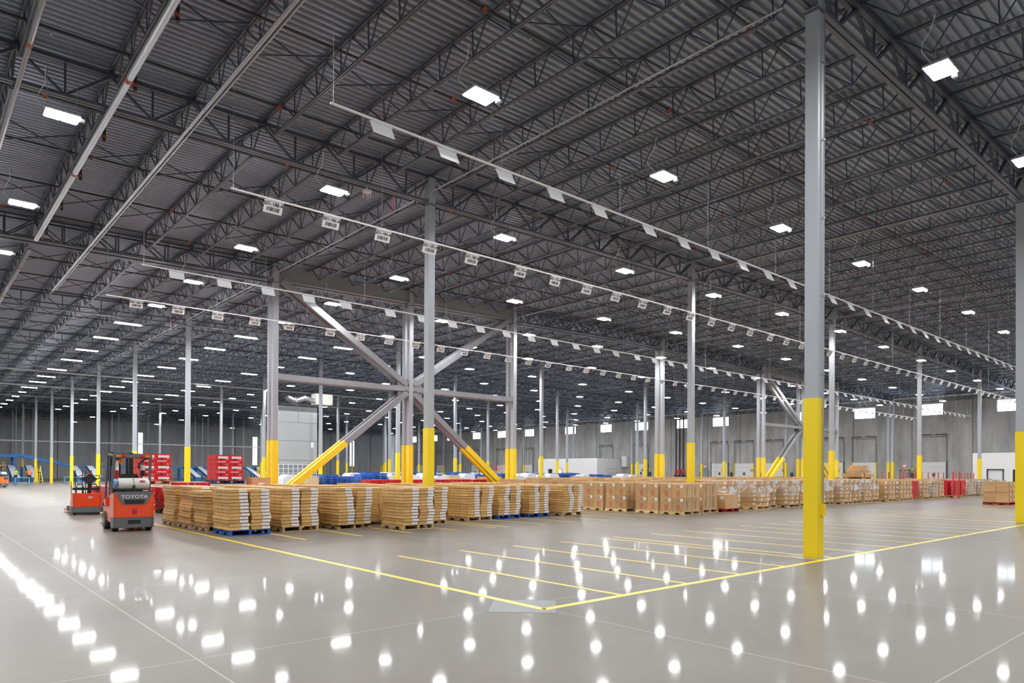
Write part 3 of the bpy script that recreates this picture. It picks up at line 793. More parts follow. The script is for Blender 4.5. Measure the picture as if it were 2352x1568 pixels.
# ---- tall printed boxes with red arrows
BW, BD, BH = .545, .52, .525
box_me = MB().bb(-BD/2,BD/2,-BW/2,BW/2,0,BH-.004).mesh('printed_box', M['kraft2'])
o = D.objects.new('printed_box', box_me); C.objects.link(o); tag(o, 'box', 'box')
xf = -BD/2 - .0015
MB().bb(xf-.001,xf+.001,-BW/2+.04,-BW/2+.17,.37,.49).build('shipping_label', M['label'], o)
a = MB()
for yy in (.03,-.06):
    a.bb(xf-.001,xf+.001,yy-.012,yy+.012,.06,.2)
    b = len(a.v); a.v += [(xf-.001,yy-.034,.19),(xf-.001,yy,.24),(xf-.001,yy+.034,.19)]; a.f.append((b,b+1,b+2))
a.bb(xf-.001,xf+.001,-.10,.07,.045,.055); a.bb(xf-.001,xf+.001,-.06,.03,.25,.258); a.bb(xf-.001,xf+.001,-.08,.05,.275,.285)
a.build('printed_arrows', M['redink'], o)
rg = MB(); 
for q in range(12):
    t0, t1 = 2*PI*q/12, 2*PI*(q+1)/12
    rg.bar((xf, -.02+.05*math.cos(t0), .40+.03*math.sin(t0)), (xf, -.02+.05*math.cos(t1), .40+.03*math.sin(t1)), .012, .003)
rg.build('printed_mark', M['ink'], o)
tx = MB()
for q in range(9): tx.bb(-.12,-.02,-BW/2-.002,-BW/2-.0005,.1+.035*q,.112+.035*q)
tx.build('printed_text', M['darkgrey'], o)
for yy in (-.17,.12):
    MB().bb(yy,yy+.012,-BW/2-.004,-BW/2-.001,0,BH).build('strap', M['strap'], o)
PB = Proto(o)
for i, (yc, mt) in enumerate(((20.08,'woodlight'),(18.83,'woodlight'),(17.22,'woodlight'),(16.02,'woodlight'))):
    nm = ['farthest','third','second','nearest corner'][i]
    pallet(22.87, yc, 'pale new wooden pallet under the %s group of printed boxes' % nm, mt, 1.12, 1.14, group='pale pallets under printed boxes')
    for ix in (0,1):
        for iy in (0,1):
            for iz in (0,1):
                PB.put((22.6+.53*ix, yc+.28-.56*iy, .137+BH*iz), random.uniform(-.012,.012), 'tall brown box with red arrows, %s %s %s on the %s printed-box pallet' % ('upper' if iz else 'lower', ('left','right')[iy], ('front','back')[ix], nm), 'tall printed boxes with red arrows')
pallet(24.75, 16.42, 'pale wooden pallet just right of the printed-box corner pallet', 'woodlight', 1.12, 1.14, group='pale pallets under printed boxes')
for ix in (0,1):
    for iy in (0,1):
        for iz in (0,1):
            PB.put((24.48+.53*ix, 16.7-.56*iy, .137+BH*iz), 0, 'tall brown box, %s %s %s, on the pallet right of the printed-box corner' % ('upper' if iz else 'lower', ('far','near')[iy], ('left','right')[ix]), 'tall printed boxes with red arrows')
pallet(26.0, 16.15, 'red pallet under a single low brown box', 'redwood', 1.02, 1.1, group='red pallets')
m = MB().bb(-.48,.48,-.5,.5,0,.58).build('printed_box', M['kraft2'], None, loc=(26.0,16.15,.137)); tag(m, 'single wide brown box with red arrows sitting on the red pallet', 'box')
MB().bb(-.482,-.4805,-.42,-.28,.38,.52).build('shipping_label', M['label'], m)
for yy in (.1,.0): MB().bb(-.483,-.4805,yy,yy+.02,.1,.28).build('printed_arrows', M['redink'], m)
for xx in (-.2,.25): MB().bb(xx,xx+.014,-.504,-.5005,0,.58).build('strap', M['strap'], m)
# ---- right-hand row of mixed pallets
def brick(mt, w, d, h, name='brown_carton', lab=True):
    o = MB().bb(-w/2,w/2,-d/2,d/2,0,h).build(name, M[mt]); tag(o, 'carton', 'carton')
    if lab: MB().bb(w/2-.16,w/2-.05,-d/2-.003,-d/2-.001,h*.3,h*.85).bb(-w/2-.003,-w/2-.001,-d/2+.06,-d/2+.17,h*.3,h*.85).build('shipping_label', M['label'], o)
    return Proto(o)
BK = {'tan':brick('kraft2',.53,1.04,.185),'tall':brick('kraft2',.53,1.04,.26),'red':brick('redprint',.53,1.04,.205,'red_carton',False),'grey':brick('kraft3',.53,1.04,.205)}
KH = {'tan':(.19,6),'tall':(.265,4),'red':(.21,5),'grey':(.21,5)}
WR = MB(); nseg = 28
def film_shell():
    m = MB(); random.seed(5); L_ = []
    per = [(-.56,-.54),(0,-.56),(.56,-.54),(.57,0),(.56,.54),(0,.55),(-.56,.54),(-.57,0)]
    for r_, z in enumerate((.62,.85,1.08,1.285)):
        for (x, y) in per: m.v.append((x*(1+random.uniform(-.0,.03)), y*(1+random.uniform(0,.03)), z + (random.uniform(-.12,.08) if r_ == 0 else 0)))
    for r_ in range(3):
        for q in range(8): a = r_*8+q; b_ = r_*8+(q+1) % 8; m.f.append((a,b_,b_+8,a+8))
    m.f.append(tuple(24+q for q in range(8))); return m.mesh('stretch_film', M['film'])
film_me = film_shell()
lane = [26.95] + [colX(1)+.16+1.486*(i+.5)-.1 for i in range(0,10)] + [colX(2)+.16+1.486*(i+.5)-.1 for i in range(0,10)] + [colX(3)+.16+1.486*(i+.5) for i in range(0,7)]
for i, x in enumerate(lane):
    kind = 'tan' if x < 46 else ('red' if x < 47.6+1.5 and x > 46.8 else None)
    if x < 42.5: kind = 'tan'
    elif x < 47.2: kind = 'tall'
    elif x < 49: kind = 'red'
    elif x < 54: kind = 'tall' if i % 2 else 'grey'
    elif x < 58.6: kind = 'red'
    else: kind = 'grey'
    y = 16.55 + random.uniform(-.12,.12) + (.25 if i % 4 == 2 else 0)
    where = '%s pallet right of the single red-pallet box' % nth(i)
    far_pallet(x, y, 'pale wooden pallet, %s to the right of the red pallet with a single box' % nth(i), 'woodlight', random.uniform(-.02,.02))
    hh, n = KH[kind]
    for k_ in range(n):
        for q in (-1,1):
            off = random.uniform(-.02,.02)
            if kind == 'tan' and k_ % 2: off -= .03
            lay = 'bottom' if k_ == 0 else ('top' if k_ == n-1 else nth(k_)+'-layer')
            BK[kind].put((x+.272*q+off*.4, y+off, .137+hh*k_), random.uniform(-.015,.015), '%s carton, %s %s, %s' % ({'tan':'tan','tall':'deep tan','red':'red printed','grey':'greyish tan'}[kind], lay, 'left' if q < 0 else 'right', where), {'tan':'tan cartons in the wrapped row','tall':'deep tan cartons in the right row','red':'red printed cartons in the right row','grey':'greyish cartons at the far end of the row'}[kind])
    if kind == 'tan' :
        tag(link('stretch_film', film_me, None, (x, y, 0), (0,0,PI*(i % 2))), 'clear stretch film on ' + where, 'plastic film', 'clear film round pallet tops')
cells = []
for x in lane + [lane[-1]+1.5*q for q in (1,)]:
    for y in (17.95,19.2,20.5,21.8): cells.append((x, y, 1.1, 1.1, random.uniform(1.12,1.26), 5))
for x in (24.7,26.0): 
    for y in (17.7,19.0,20.3,21.6): cells.append((x, y, 1.05, 1.1, random.uniform(1.1,1.2), 5))
for x in (24.0,): cells += [(x, y, .9, 1.05, 1.18, 2) for y in (20.9,22.1)]
bulk('packed_tan_cartons', M['kraft2'], 'tops of tan cartons packed behind the right-hand front row', cells)
cells = []
for q in range(28):
    x = 27.5 + 1.5*q
    for y in (28.9,30.1,31.2,33.4): cells.append((x, y, 1.1, 1.1, random.uniform(1.15,1.32), 5))
bulk('distant_tan_cartons', M['kraft2'], 'thin band of tan carton tops beyond the second aisle on the right', cells)
cells = []
for x in range(7): 
    for y in (29.0,30.3): cells.append((19.6+1.3*x*.9, y, 1.05, 1.1, random.uniform(1.05,1.2), 10))
# boxes piled above the row
far_pallet(45.9, 18.6, 'dark pallet lying on top of the row under a pile of loose cartons', 'wood', .05, z=1.28, w=1.5 if False else 1.08)
for i, (dx, dz, w, h, L_) in enumerate(((-.85,.0,1.3,.22,'lower left'),(.75,.0,1.5,.2,'lower right'),(.05,.23,1.7,.17,'middle'),(-.05,.41,1.3,.17,'upper'),(.1,.59,1.0,.14,'topmost'))):
    o = MB().bb(-w/2,w/2,-.4,.4,0,h).build('loose_carton', M['kraft2'], loc=(45.9+dx, 18.6, 1.42+dz)); tag(o, 'loose brown carton piled above the right-hand row, the %s one' % L_, 'carton', 'loose cartons piled above the row')
    MB().bb(w/2-.25,w/2-.1,-.403,-.4005,.03,h-.03).build('shipping_label', M['label'], o)
# red pallet stack right of the aisle
pallet(44.5, 10.7, 'red pallet at the far right beside the cut-off column', 'redwood', 1.3, 1.2, group='red pallets')
rb = MB().bb(-.315,.315,-.28,.28,0,.27).build('brown_carton', M['kraft2']); tag(rb, 'c', 'carton')
MB().prism([(-.12+.07*math.cos(2*PI*q/10), .13+.07*math.sin(2*PI*q/10)) for q in range(10)], -.284, -.281, 'y').build('orange_sticker', M['amber'], rb)
MB().bb(.04,.22,-.284,-.281,.08,.2).build('shipping_label', M['label'], rb)
RBP = Proto(rb)
for iz in range(4):
    for ix in (0,1):
        for iy in (0,1):
            RBP.put((44.18+.64*ix+(.03 if iz % 2 else 0), 10.42+.57*iy, .137+.275*iz), random.uniform(-.03,.03), 'brown orange-stickered carton, %s layer, %s %s, far right red pallet' % (nth(iz), 'left' if ix == 0 else 'right', 'near' if iy == 0 else 'far'), 'orange-stickered cartons on the red pallet')
# ---- red printed cartons (third block)
rc = MB().bb(-.27,.27,-.28,.28,0,.205).build('red_carton', M['redprint']); tag(rc, 'c', 'carton')
MB().bb(-.2,.2,-.2835,-.281,.06,.15).build('white_panel', M['label'], rc)
RC = Proto(rc)
rc2 = MB().bb(-.27,.27,-.28,.28,0,.205).build('red_carton', M['redprint']); tag(rc2, 'c', 'carton')
MB().bb(-.24,.1,-.2835,-.281,.12,.15).build('white_panel', M['label'], rc2)
RC2 = Proto(rc2)
def red_stack(x, y, z, n, nm, grp):
    for iz in range(n):
        for ix in (0,1):
            for iy in (0,1):
                (RC if iz % 2 == 0 else RC2).put((x-.272+.545*ix, y-.285+.57*iy, z+.21*iz), random.uniform(-.02,.02), 'red carton, %s layer, %s %s, %s' % (nth(iz), 'left' if ix == 0 else 'right', 'near' if iy == 0 else 'far', nm), grp)
pallet(10.15, 29.75, 'dark blue pallet sitting on top of the low red cartons', 'navywood', 1.2, 1.2, z=1.06, group='pallets on the second tier')
red_stack(10.15, 29.75, 1.2, 5, 'raised stack beside the brown carton', 'red cartons in the raised stack')
pallet(7.35, 29.75, 'wooden pallet raised on red cartons behind the forklift', 'wood', 1.1, 1.15, z=1.06, group='pallets on the second tier')
red_stack(7.35, 29.75, 1.2, 5, 'raised stack behind the forklift', 'red cartons in the stack behind the forklift')
def red_bulk(name, cells, label):
    m = MB()
    for (x, y, z0, n) in cells:
        random.seed(int(x*13+y*7))
        for k_ in range(n):
            for ix in (-1,1):
                for iy in (-1,1): m.box(x+.275*ix+random.uniform(-.01,.01), y+.285*iy, z0+.205*(k_+.5), .54, .56, .2, random.uniform(-.02,.02))
    return tag(m.build(name, M['redprint']), label, 'cartons', kind='stuff')
cells = []
for q in range(13):
    x = 6.45 + 1.47*q
    for y in (28.4,29.75,31.0):
        if y > 31.2 - .1 and abs((x-13.2)) < .9: continue
        cells.append((x, y, .13, 4 if q < 12 else 4))
cells += [(6.4,33.2,.13,4),(7.85,33.2,.13,4),(8.4,28.4,.95,1)]
for q in range(6): cells.append((19.5+1.4*q, 33.6, .13, 5))
red_bulk('packed_red_cartons', cells, 'low block of red printed cartons behind the flat kraft cartons')
for q in range(13): far_pallet(6.45+1.47*q, 28.4, 'wooden pallet under the front of the low red carton block, %s from the left' % nth(q), 'wood', group='pallets under the red block')
o = MB().bb(-.4,.4,-.3,.3,0,.36).build('brown_carton', M['kraft2'], loc=(11.35,29.2,.96)); tag(o, 'single plain brown carton on the red block right of the raised red stack', 'carton')
MB().bb(-.12,.14,-.304,-.3005,.04,.15).build('shipping_label', M['label'], o)
# ---- white covered and blue goods further back
cv = thing('covered_load', 'c', 'covered load')
MB().bb(-.6,.6,-.5,.5,.0,.14).build('pallet_base', M['bluewood'], cv)
cm_ = MB(); cm_.prism([(-.62,.14),(.62,.14),(.6,1.0),(.45,1.25),(-.4,1.27),(-.6,1.05)], -.52, .52, 'y'); cm_.build('plastic_cover', M['cover'], cv, bevel=.05)
CV = Proto(cv)
bp = thing('empty_pallet_stack', 'c', 'pallet stack')
st = MB(); 
for q in range(9):
    for yy in (-.5,0,.5): st.box(0,yy,.145*q+.12,1.1,.12,.02); st.box(0,yy,.145*q+.01,1.1,.1,.02)
    for xx in (-.5,0,.5): st.box(xx,0,.145*q+.065,.1,1.1,.09)
st.build('stacked_pallets', M['bluewood'], bp); BP = Proto(bp)
wt = thing('tan_load', 'c', 'pallet load')
MB().bb(-.55,.55,-.5,.5,0,1.2).build('load', M['woodlight'], wt); MB().bb(-.57,.57,-.52,.52,1.2,1.24).build('top_sheet', M['cover'], wt); WT = Proto(wt)
random.seed(21)
for ri, (y, xa, xb) in enumerate(((45.9,20,50),(47.6,24,60),(49.6,27,62),(54.5,30,60),(56.2,31,60),(61,33,66),(67,40,74))):
    cnt = {'c':0,'b':0,'w':0}
    x = xa
    while x < xb:
        if abs((x-AX) % SX) > .8 and abs((x-AX) % SX - SX) > .8 or True:
            r = random.random(); zc = 'row %s' % y
            ty = 'c' if r < .5 else ('b' if r < .82 else 'w')
            P = {'c':CV,'b':BP,'w':WT}[ty]; cnt[ty] += 1
            nm = {'c':'white plastic-covered load','b':'stack of empty blue pallets','w':'pale wrapped load'}[ty]
            cl = P.put((x, y+random.uniform(-.2,.2), 0), random.uniform(-.05,.05), '%s, %s in the %s row beyond the red cartons' % (nm, nth(cnt[ty]-1), nth(ri)), {'c':'white covered loads in the middle distance','b':'blue empty pallet stacks in the middle distance','w':'pale wrapped loads in the middle distance'}[ty])
            cl.scale = (1,1,random.uniform(.95,1.22))
        x += random.choice((1.3,1.35,1.45,1.6))
o = CV.put((8.7,38,.0), 0, 'white covered load with dark slots left of the raised red stack', 'white covered loads in the middle distance')

# ------------------------------------------------------------------ forklift
def lettering(body, size, mt, parent, loc, rot, name='lettering', extrude=.004):
    me = text_mesh(body, size, extrude); me.materials.append(mt); me.name = name
    return link(name, me, parent, loc, rot)
def rounded(w, d, r, n=5, front=False):
    P = []
    for (cx, cy, a0) in ((w/2-r, r, -PI/2),(w/2-.02, d-.02, 0),(-w/2+.02, d-.02, PI/2),(-w/2+r, r, PI)):
        rr = r if cy == r else .02
        for q in range(n+1):
            a = a0 + PI/2*q/n; P.append((cx+rr*math.cos(a), cy+rr*math.sin(a)))
    return P
def wheel(parent, x, y, r, w):
    o = MB().tube([(-w/2,0,0),(-w/2+.02,0,0),(w/2-.02,0,0),(w/2,0,0)], [r-.02,r,r,r-.02], 20).build('wheel', M['rubber'], parent, loc=(x, y, r))
    MB().tube([(-w/2-.006,0,0),(w/2+.006,0,0)], r*.55, 14).build('wheel_rim', M['rim'], o)
    return o
def forklift(label, loc, rz, om, letters, far=False):
    t = thing('forklift', label, 'forklift', loc, rz, 'orange forklifts')
    W = .95
    MB().prism(rounded(W,.55,.09), .37, 1.0).build('counterweight', om, t, bevel=.012)
    MB().bb(-.46,.46,.5,1.75,.2,.62).bb(-.46,.46,.5,.8,.6,.98).bb(-.46,-.36,1.4,1.75,.6,.85).bb(.36,.46,1.4,1.75,.6,.85).build('body', om, t, bevel=.03)
    MB().prism(rounded(W+.005,.5,.09), .10, .365).build('bumper', M['midgrey'], t, bevel=.012)
    MB().bb(-.15,.15,-.006,.02,.2,.3).build('tow_recess', M['black'], t)
    MB().bb(-.06,.06,-.006,.02,.44,.6).build('pin_recess', M['redwood'], t)
    # grey upper rear panel (trapezoid), standing just proud of the counterweight
    rp = MB(); rp.prism([(-.44,1.01),(-.30,.735),(-.24,.70),(.24,.70),(.30,.735),(.44,1.01),(.40,1.035),(-.40,1.035)], -.012, .05, 'y'); rp.build('rear_panel', M['midgrey'], t)
    MB().prism([(-.245,.83),(-.225,.74),(-.19,.72),(.19,.72),(.225,.74),(.245,.83)], -.02, .03, 'y').build('vent_opening', M['black'], t)
    if letters: lettering('TOYOTA', .125, M['letter'], t, (0,-.016,.905), (PI/2,0,0)).scale = (1.22,1,1)
    MB().bb(-.42,.42,.03,.78,1.0,1.05).build('engine_cover', M['black'], t, bevel=.015)
    tk = MB().tube([(-.42,.24,1.235),(-.40,.24,1.235),(-.34,.24,1.235),(.3,.24,1.235),(.36,.24,1.235),(.385,.24,1.235)], [.10,.14,.158,.158,.135,.09], 20).build('gas_tank', M['tank'], t, smooth=True)
    MB().tube([(-.45,.24,1.235),(-.35,.24,1.235)], [.125,.155], 20).build('tank_collar', M['tankblue'], tk)
    MB().tube([(-.02,.24,1.235),(.02,.24,1.235)], .163, 20).build('tank_strap', M['pipe'], tk)
    MB().bb(.14,.26,.075,.085,1.29,1.33).build('tank_label', M['redwood'], tk)
    MB().bb(-.2,.2,.1,.4,1.04,1.09).bb(-.03,.03,.07,.1,1.05,1.2).build('tank_bracket', M['black'], t)
    # overhead guard
    for s_ in (-1,1):
        MB().bar((s_*.44,.5,.98),(s_*.425,.30,1.95),.06,.07).build('guard_post', M['midgrey'], t); MB().bar((s_*.44,1.62,.8),(s_*.42,1.35,2.0),.05,.06).build('guard_post', M['midgrey'], t); MB().bar((s_*.42,.3,1.98),(s_*.42,1.4,2.03),.05,.05).build('roof_rail', M['midgrey'], t)
    MB().bb(-.46,.46,.24,.36,1.92,2.03).build('guard_rear_bar', M['midgrey'], t, bevel=.02)
    g = MB(); [g.bar((-.4+.1*q,.34,2.0),(-.4+.1*q,1.42,2.045),.025,.03) for q in range(9)]; g.bb(-.45,.45,1.38,1.45,2.0,2.06); g.build('roof_slats', M['black'], t)
    for s_ in (-1,1):
        MB().bb(s_*.34-.055,s_*.34+.055,.225,.245,1.945,2.0).build('tail_lamp', M['amber'], t); MB().bb(s_*.225-.05,s_*.225+.05,.225,.245,1.945,2.0).build('brake_lamp', M['redlens'], t)
    MB().tube([(-.25,.45,1.90),(-.25,.45,1.80)], .045, 12).tube([(-.25,.45,1.80),(-.25,.45,1.76)], .03, 10).build('beacon', M['amber'], t)
    e = MB().tube([(-.335,.55,1.86),(-.335,.55,1.36)], .05, 10).build('warning_strip', M['signwhite'], t); MB().tube([(-.335,.55,1.60),(-.335,.55,1.38)], .053, 10).build('red_section', M['redlens'], e)
    s = MB().bb(-.22,.22,.8,1.25,1.02,1.12).build('seat', M['black'], t, bevel=.03); MB().bb(-.22,.22,.74,.84,1.1,1.5).build('seat_back', M['black'], s, bevel=.03)
    MB().bar((-.38,.6,1.0),(-.38,.75,1.7),.1,.14).bb(-.42,-.34,.6,1.2,.98,1.3).build('hood_side', M['black'], t)
    sw = MB(); [sw.bar((.0+.15*math.cos(2*PI*q/14),1.42+.10*math.sin(2*PI*q/14),1.35+.12*math.sin(2*PI*q/14)),(.15*math.cos(2*PI*(q+1)/14),1.42+.10*math.sin(2*PI*(q+1)/14),1.35+.12*math.sin(2*PI*(q+1)/14)),.025,.025) for q in range(14)]; sw.bar((0,1.42,1.35),(0,1.65,.9),.06,.06); sw.build('steering_wheel', M['black'], t)
    MB().tube([(.17,.5,1.72),(.2,.5,1.72)], .085, 12).bar((.19,.5,1.78),(.36,.4,1.92),.03,.03).tube([(.28,.5,1.6),(.28,.5,1.45)], .06, 8).tube([(.22,.45,1.4),(.22,.4,1.1)],.015,6).tube([(.34,.45,1.4),(.36,.4,1.1)],.015,6).build('mirror_arm', M['black'], t)
    MB().tube([(.28,.5,1.74),(.28,.5,1.5)], .05, 10).build('filter_canister', M['tank'], t)
    mt_ = MB()
    for s_ in (-1,1): mt_.bb(s_*.24-.05,s_*.24+.05,1.9,2.02,.08,2.1); mt_.bb(s_*.14-.03,s_*.14+.03,1.92,1.99,.1,2.05)
    mt_.bb(-.3,.3,1.9,2.0,2.0,2.08); mt_.bb(-.3,.3,1.9,2.0,.9,.98); mt_.bb(-.22,-.02,1.93,1.97,.98,2.0); mt_.build('mast', M['black'], t)
    MB().bb(-.45,.45,2.03,2.08,.25,.35).bb(-.45,.45,2.03,2.08,.6,.68).build('carriage', M['black'], t)
    for s_ in (-1,1): MB().bb(s_*.3-.05,s_*.3+.05,2.08,2.12,.05,.7).bb(s_*.3-.05,s_*.3+.05,2.08,3.1,.04,.075).build('fork', M['darkgrey'], t)
    for s_ in (-1,1): wheel(t, s_*.40, .36, .19, .15); wheel(t, s_*.41, 1.45, .24, .17)
    return t
forklift('orange forklift with gas tank seen from behind, parked left of the carton stacks', (4.57,20.18,0), -.05, M['orange'], True)
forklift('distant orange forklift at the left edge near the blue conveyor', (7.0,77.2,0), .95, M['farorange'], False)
# ------------------------------------------------------------------ rider pallet truck
t = thing('pallet_truck', 'low red rider pallet truck with black controls parked behind the forklift', 'pallet truck', (4.97,28.6,0), -.02)
MB().prism(rounded(.90,.55,.12), .29, .77).build('body', M['truckred'], t, bevel=.03)
MB().prism(rounded(.98,.42,.10), .09, .285).build('bumper', M['midgrey'], t, bevel=.012)
MB().bb(-.35,.35,.0,.3,.02,.09).build('underframe', M['black'], t)
MB().bb(-.42,.42,.2,.5,.88,.97).bb(-.46,-.3,.5,1.4,.1,.3).bb(-.4,.4,.55,1.0,.12,.5).build('back_cushion', M['black'], t, bevel=.02)
for s_ in (-1,1):
    MB().tube([(s_*.13-.13,.2,.76),(s_*.13-.13,.2,1.0),(s_*.13-.07,.2,1.09),(s_*.13+.07,.2,1.09),(s_*.13+.13,.2,1.0),(s_*.13+.13,.2,.76)] if False else [(s_*.22-.10,.2,.76),(s_*.22-.10,.2,1.0),(s_*.22-.05,.2,1.09),(s_*.22+.06,.2,1.09),(s_*.22+.11,.2,1.0),(s_*.22+.11,.2,.76)], .018, 8).build('grab_bar', M['black'], t)
br = MB()
for x in (-.30,-.08,0.02,.2): br.tube([(x,.6,.5),(x,.6,1.60)], .014, 6)
br.tube([(-.44,.5,.75),(-.44,.5,1.2)],.012,6); br.tube([(.44,.5,.75),(.44,.5,1.2)],.012,6); br.build('load_backrest', M['black'], t)
MB().tube([(.08,.25,.75),(.08,.2,1.15)], [.07,.05], 10).build('control_column', M['black'], t)
chd = MB().prism([(-.20,1.32),(-.08,1.20),(.0,1.10),(.14,1.10),(.22,1.2),(.34,1.28),(.2,1.36),(.12,1.44),(.02,1.44),(-.06,1.36)], .12, .24, 'y').build('control_head', M['black'], t, bevel=.015)
for sg, cx in ((-1,-.16),(1,.30)):
    hp = [(cx+.1*math.cos(2*PI*q/10), .18, 1.34+.07*math.sin(2*PI*q/10)) for q in range(11)]; MB().tube(hp, .016, 6, False).build('handle', M['black'], chd)
MB().tube([(.08,.1,1.45),(.08,.1,1.51)], [.05,.04], 10).build('emergency_button', M['redlens'], chd)
for s_ in (-1,1): MB().bb(s_*.27-.10,s_*.27+.10,.9,2.75,.06,.14).build('fork', M['orange'], t)
wheel(t, -.36, .25, .1, .1); wheel(t, .36, .25, .1, .1)
lettering('M1', .12, M['letter'], t, (.1,-.004,.62), (PI/2,0,0), 'fleet_mark')
# ------------------------------------------------------------------ tall air handling cabinet
t = thing('air_unit', 'tall grey air-handling cabinet with a gridded grille, behind the doubled column', 'air unit', (26.9,60.9,0))
MB().bb(-1.85,1.85,-.9,.9,0,7.0).build('cabinet', M['cab'], t)
m = MB(); [m.bb(-1.86,1.86,-.91,-.9,z-.015,z+.015) for z in (2.6,4.35,6.0)]; m.bb(-.02,.02,-.91,-.9,6,7.0); m.build('seam', M['cabseam'], t)
MB().bb(-1.85,1.85,-.85,.9,7.0,7.45).build('louvre_top', M['track'], t); m = MB(); [m.bb(-1.85+.12*q,-1.82+.12*q,-.9,-.85,7.0,7.45) for q in range(31)]; m.build('louvre_fin', M['cab'], t)
g = MB().bb(-1.8,1.8,-.92,-.9,.65,2.2).build('grille', M['grille'], t); m = MB()
for q in range(9): m.bb(-1.8+.45*q-.025,-1.8+.45*q+.025,-.94,-.92,.65,2.2)
for q in range(5): m.bb(-1.8,1.8,-.94,-.92,.65+.387*q-.02,.65+.387*q+.02)
m.build('grille_frame', M['white'], g)
MB().bb(1.25,1.5,-.92,-.9,3.75,4.25).build('notice', M['signwhite'], t)
t = thing('duct', 'crumpled silver foil duct with cream box under the roof right of the cabinet', 'duct', (29.5,61.5,8.2))
MB().tube([(-3,0,.2),(-2.2,.1,-.1),(-1.3,0,.25),(-.4,-.1,0)], [.25,.32,.28,.25], 10).build('foil_section', M['alu'], t); MB().bb(-.4,1.3,-.5,.5,-.3,.7).build('cream_box', M['tank'], t)
# ------------------------------------------------------------------ blue conveyor with chutes
t = thing('conveyor', 'long blue conveyor on legs running along the dark far wall', 'conveyor', (0,118,0))
MB().bb(18.5,56,-.5,.5,1.95,2.22).build('conveyor_bed', M['blue'], t)
MB().bar((11.5,0,3.75),(18.6,0,2.15),1.0,.42,(0,0,1)).build('inclined_bed', M['blue'], t)
lg = MB().bb(-.12,.12,-.45,.45,0,2.0).mesh('leg', M['blue'])
for q in range(17): link('leg', lg, t, (13.5+2.45*q if q > 1 else 12.5+2.4*q, 0, 0))
MB().bb(2.5,12,-1.4,1.2,3.3,3.75).build('platform', M['blue'], t)
lt = MB().bb(-.1,.1,-.1,.1,0,3.4).mesh('platform_leg', M['blue'])
for q in range(6): link('platform_leg', lt, t, (3+1.7*q, -1.2, 0)); link('platform_leg', lt, t, (3+1.7*q, 1, 0))
chp = thing('chute', 'c', 'chute')
MB().bar((0,0,2.2),(0,-6.0,.62),.85,.05).build('slide', M['slide'], chp)
m = MB(); [m.bar((s_*.46,0,2.15),(s_*.46,-6.1,.5),.06,.34) for s_ in (-1,1)]; m.bb(-.44,.44,-6.0,-5.8,0,.5); m.build('chute_side', M['blue'], chp)
m = MB(); [m.bb(s_*.4-.05,s_*.4+.05,-3.0,-2.9,0,1.3) for s_ in (-1,1)]; m.build('chute_leg', M['blue'], chp)
CP = Proto(chp)
for i, x in enumerate((11.2,13.2,18.6,20.6,27.2,34.0,35.9,37.8,43.6,45.4)):
    CP.put((x, 117.3, 0), 0, 'white sliding chute with blue sides below the far conveyor, %s from the left' % nth(i), 'chutes of the blue conveyor')
tb = thing('work_table', 'low pale blue steel table in front of the far conveyor', 'table', (15.6,96,0))
MB().bb(-1.4,1.6,-.4,.4,.72,.78).bb(-1.4,1.6,-.4,.4,.15,.19).build('table_top', M['ltblue'], tb); lg2 = MB().bb(-.03,.03,-.03,.03,0,.75).mesh('leg', M['ltblue'])
for x in (-1.3,0.1,1.5):
    for y in (-.35,.35): link('leg', lg2, tb, (x,y,0))
tb = thing('hand_cart', 'small blue cart beside the distant orange forklift', 'cart', (8.75,82.2,0))
MB().bb(-.6,.6,-.4,.4,.8,.86).bb(-.6,.6,-.4,.4,.3,.35).build('shelf', M['ltblue'], tb); [link('leg', MB().bb(-.03,.03,-.03,.03,0,.85).mesh('leg', M['ltblue']), tb, (x,y,0)) for x in (-.55,.55) for y in (-.35,.35)]
for (x, y, L_) in ((12.6,103,'yellow step ladder left of the distant work table'),(42.9,110.4,'yellow step ladder left of the doubled column, far away')):
    t = thing('step_ladder', L_, 'ladder', (x,y,0), .3, 'step ladders'); m = MB()
    for s_ in (-.28,.28): m.bar((s_,-.5,0),(s_*.7,0,2.1),.06,.08); m.bar((s_,.5,0),(s_*.7,0,2.1),.05,.05)
    m.build('rail', M['yellow'], t); m = MB(); [m.bb(-.26+.012*q,.26-.012*q,-.48+.075*q,-.38+.075*q,.28*q+.25,.28*q+.29) for q in range(6)]; m.build('tread', M['yellow'], t)
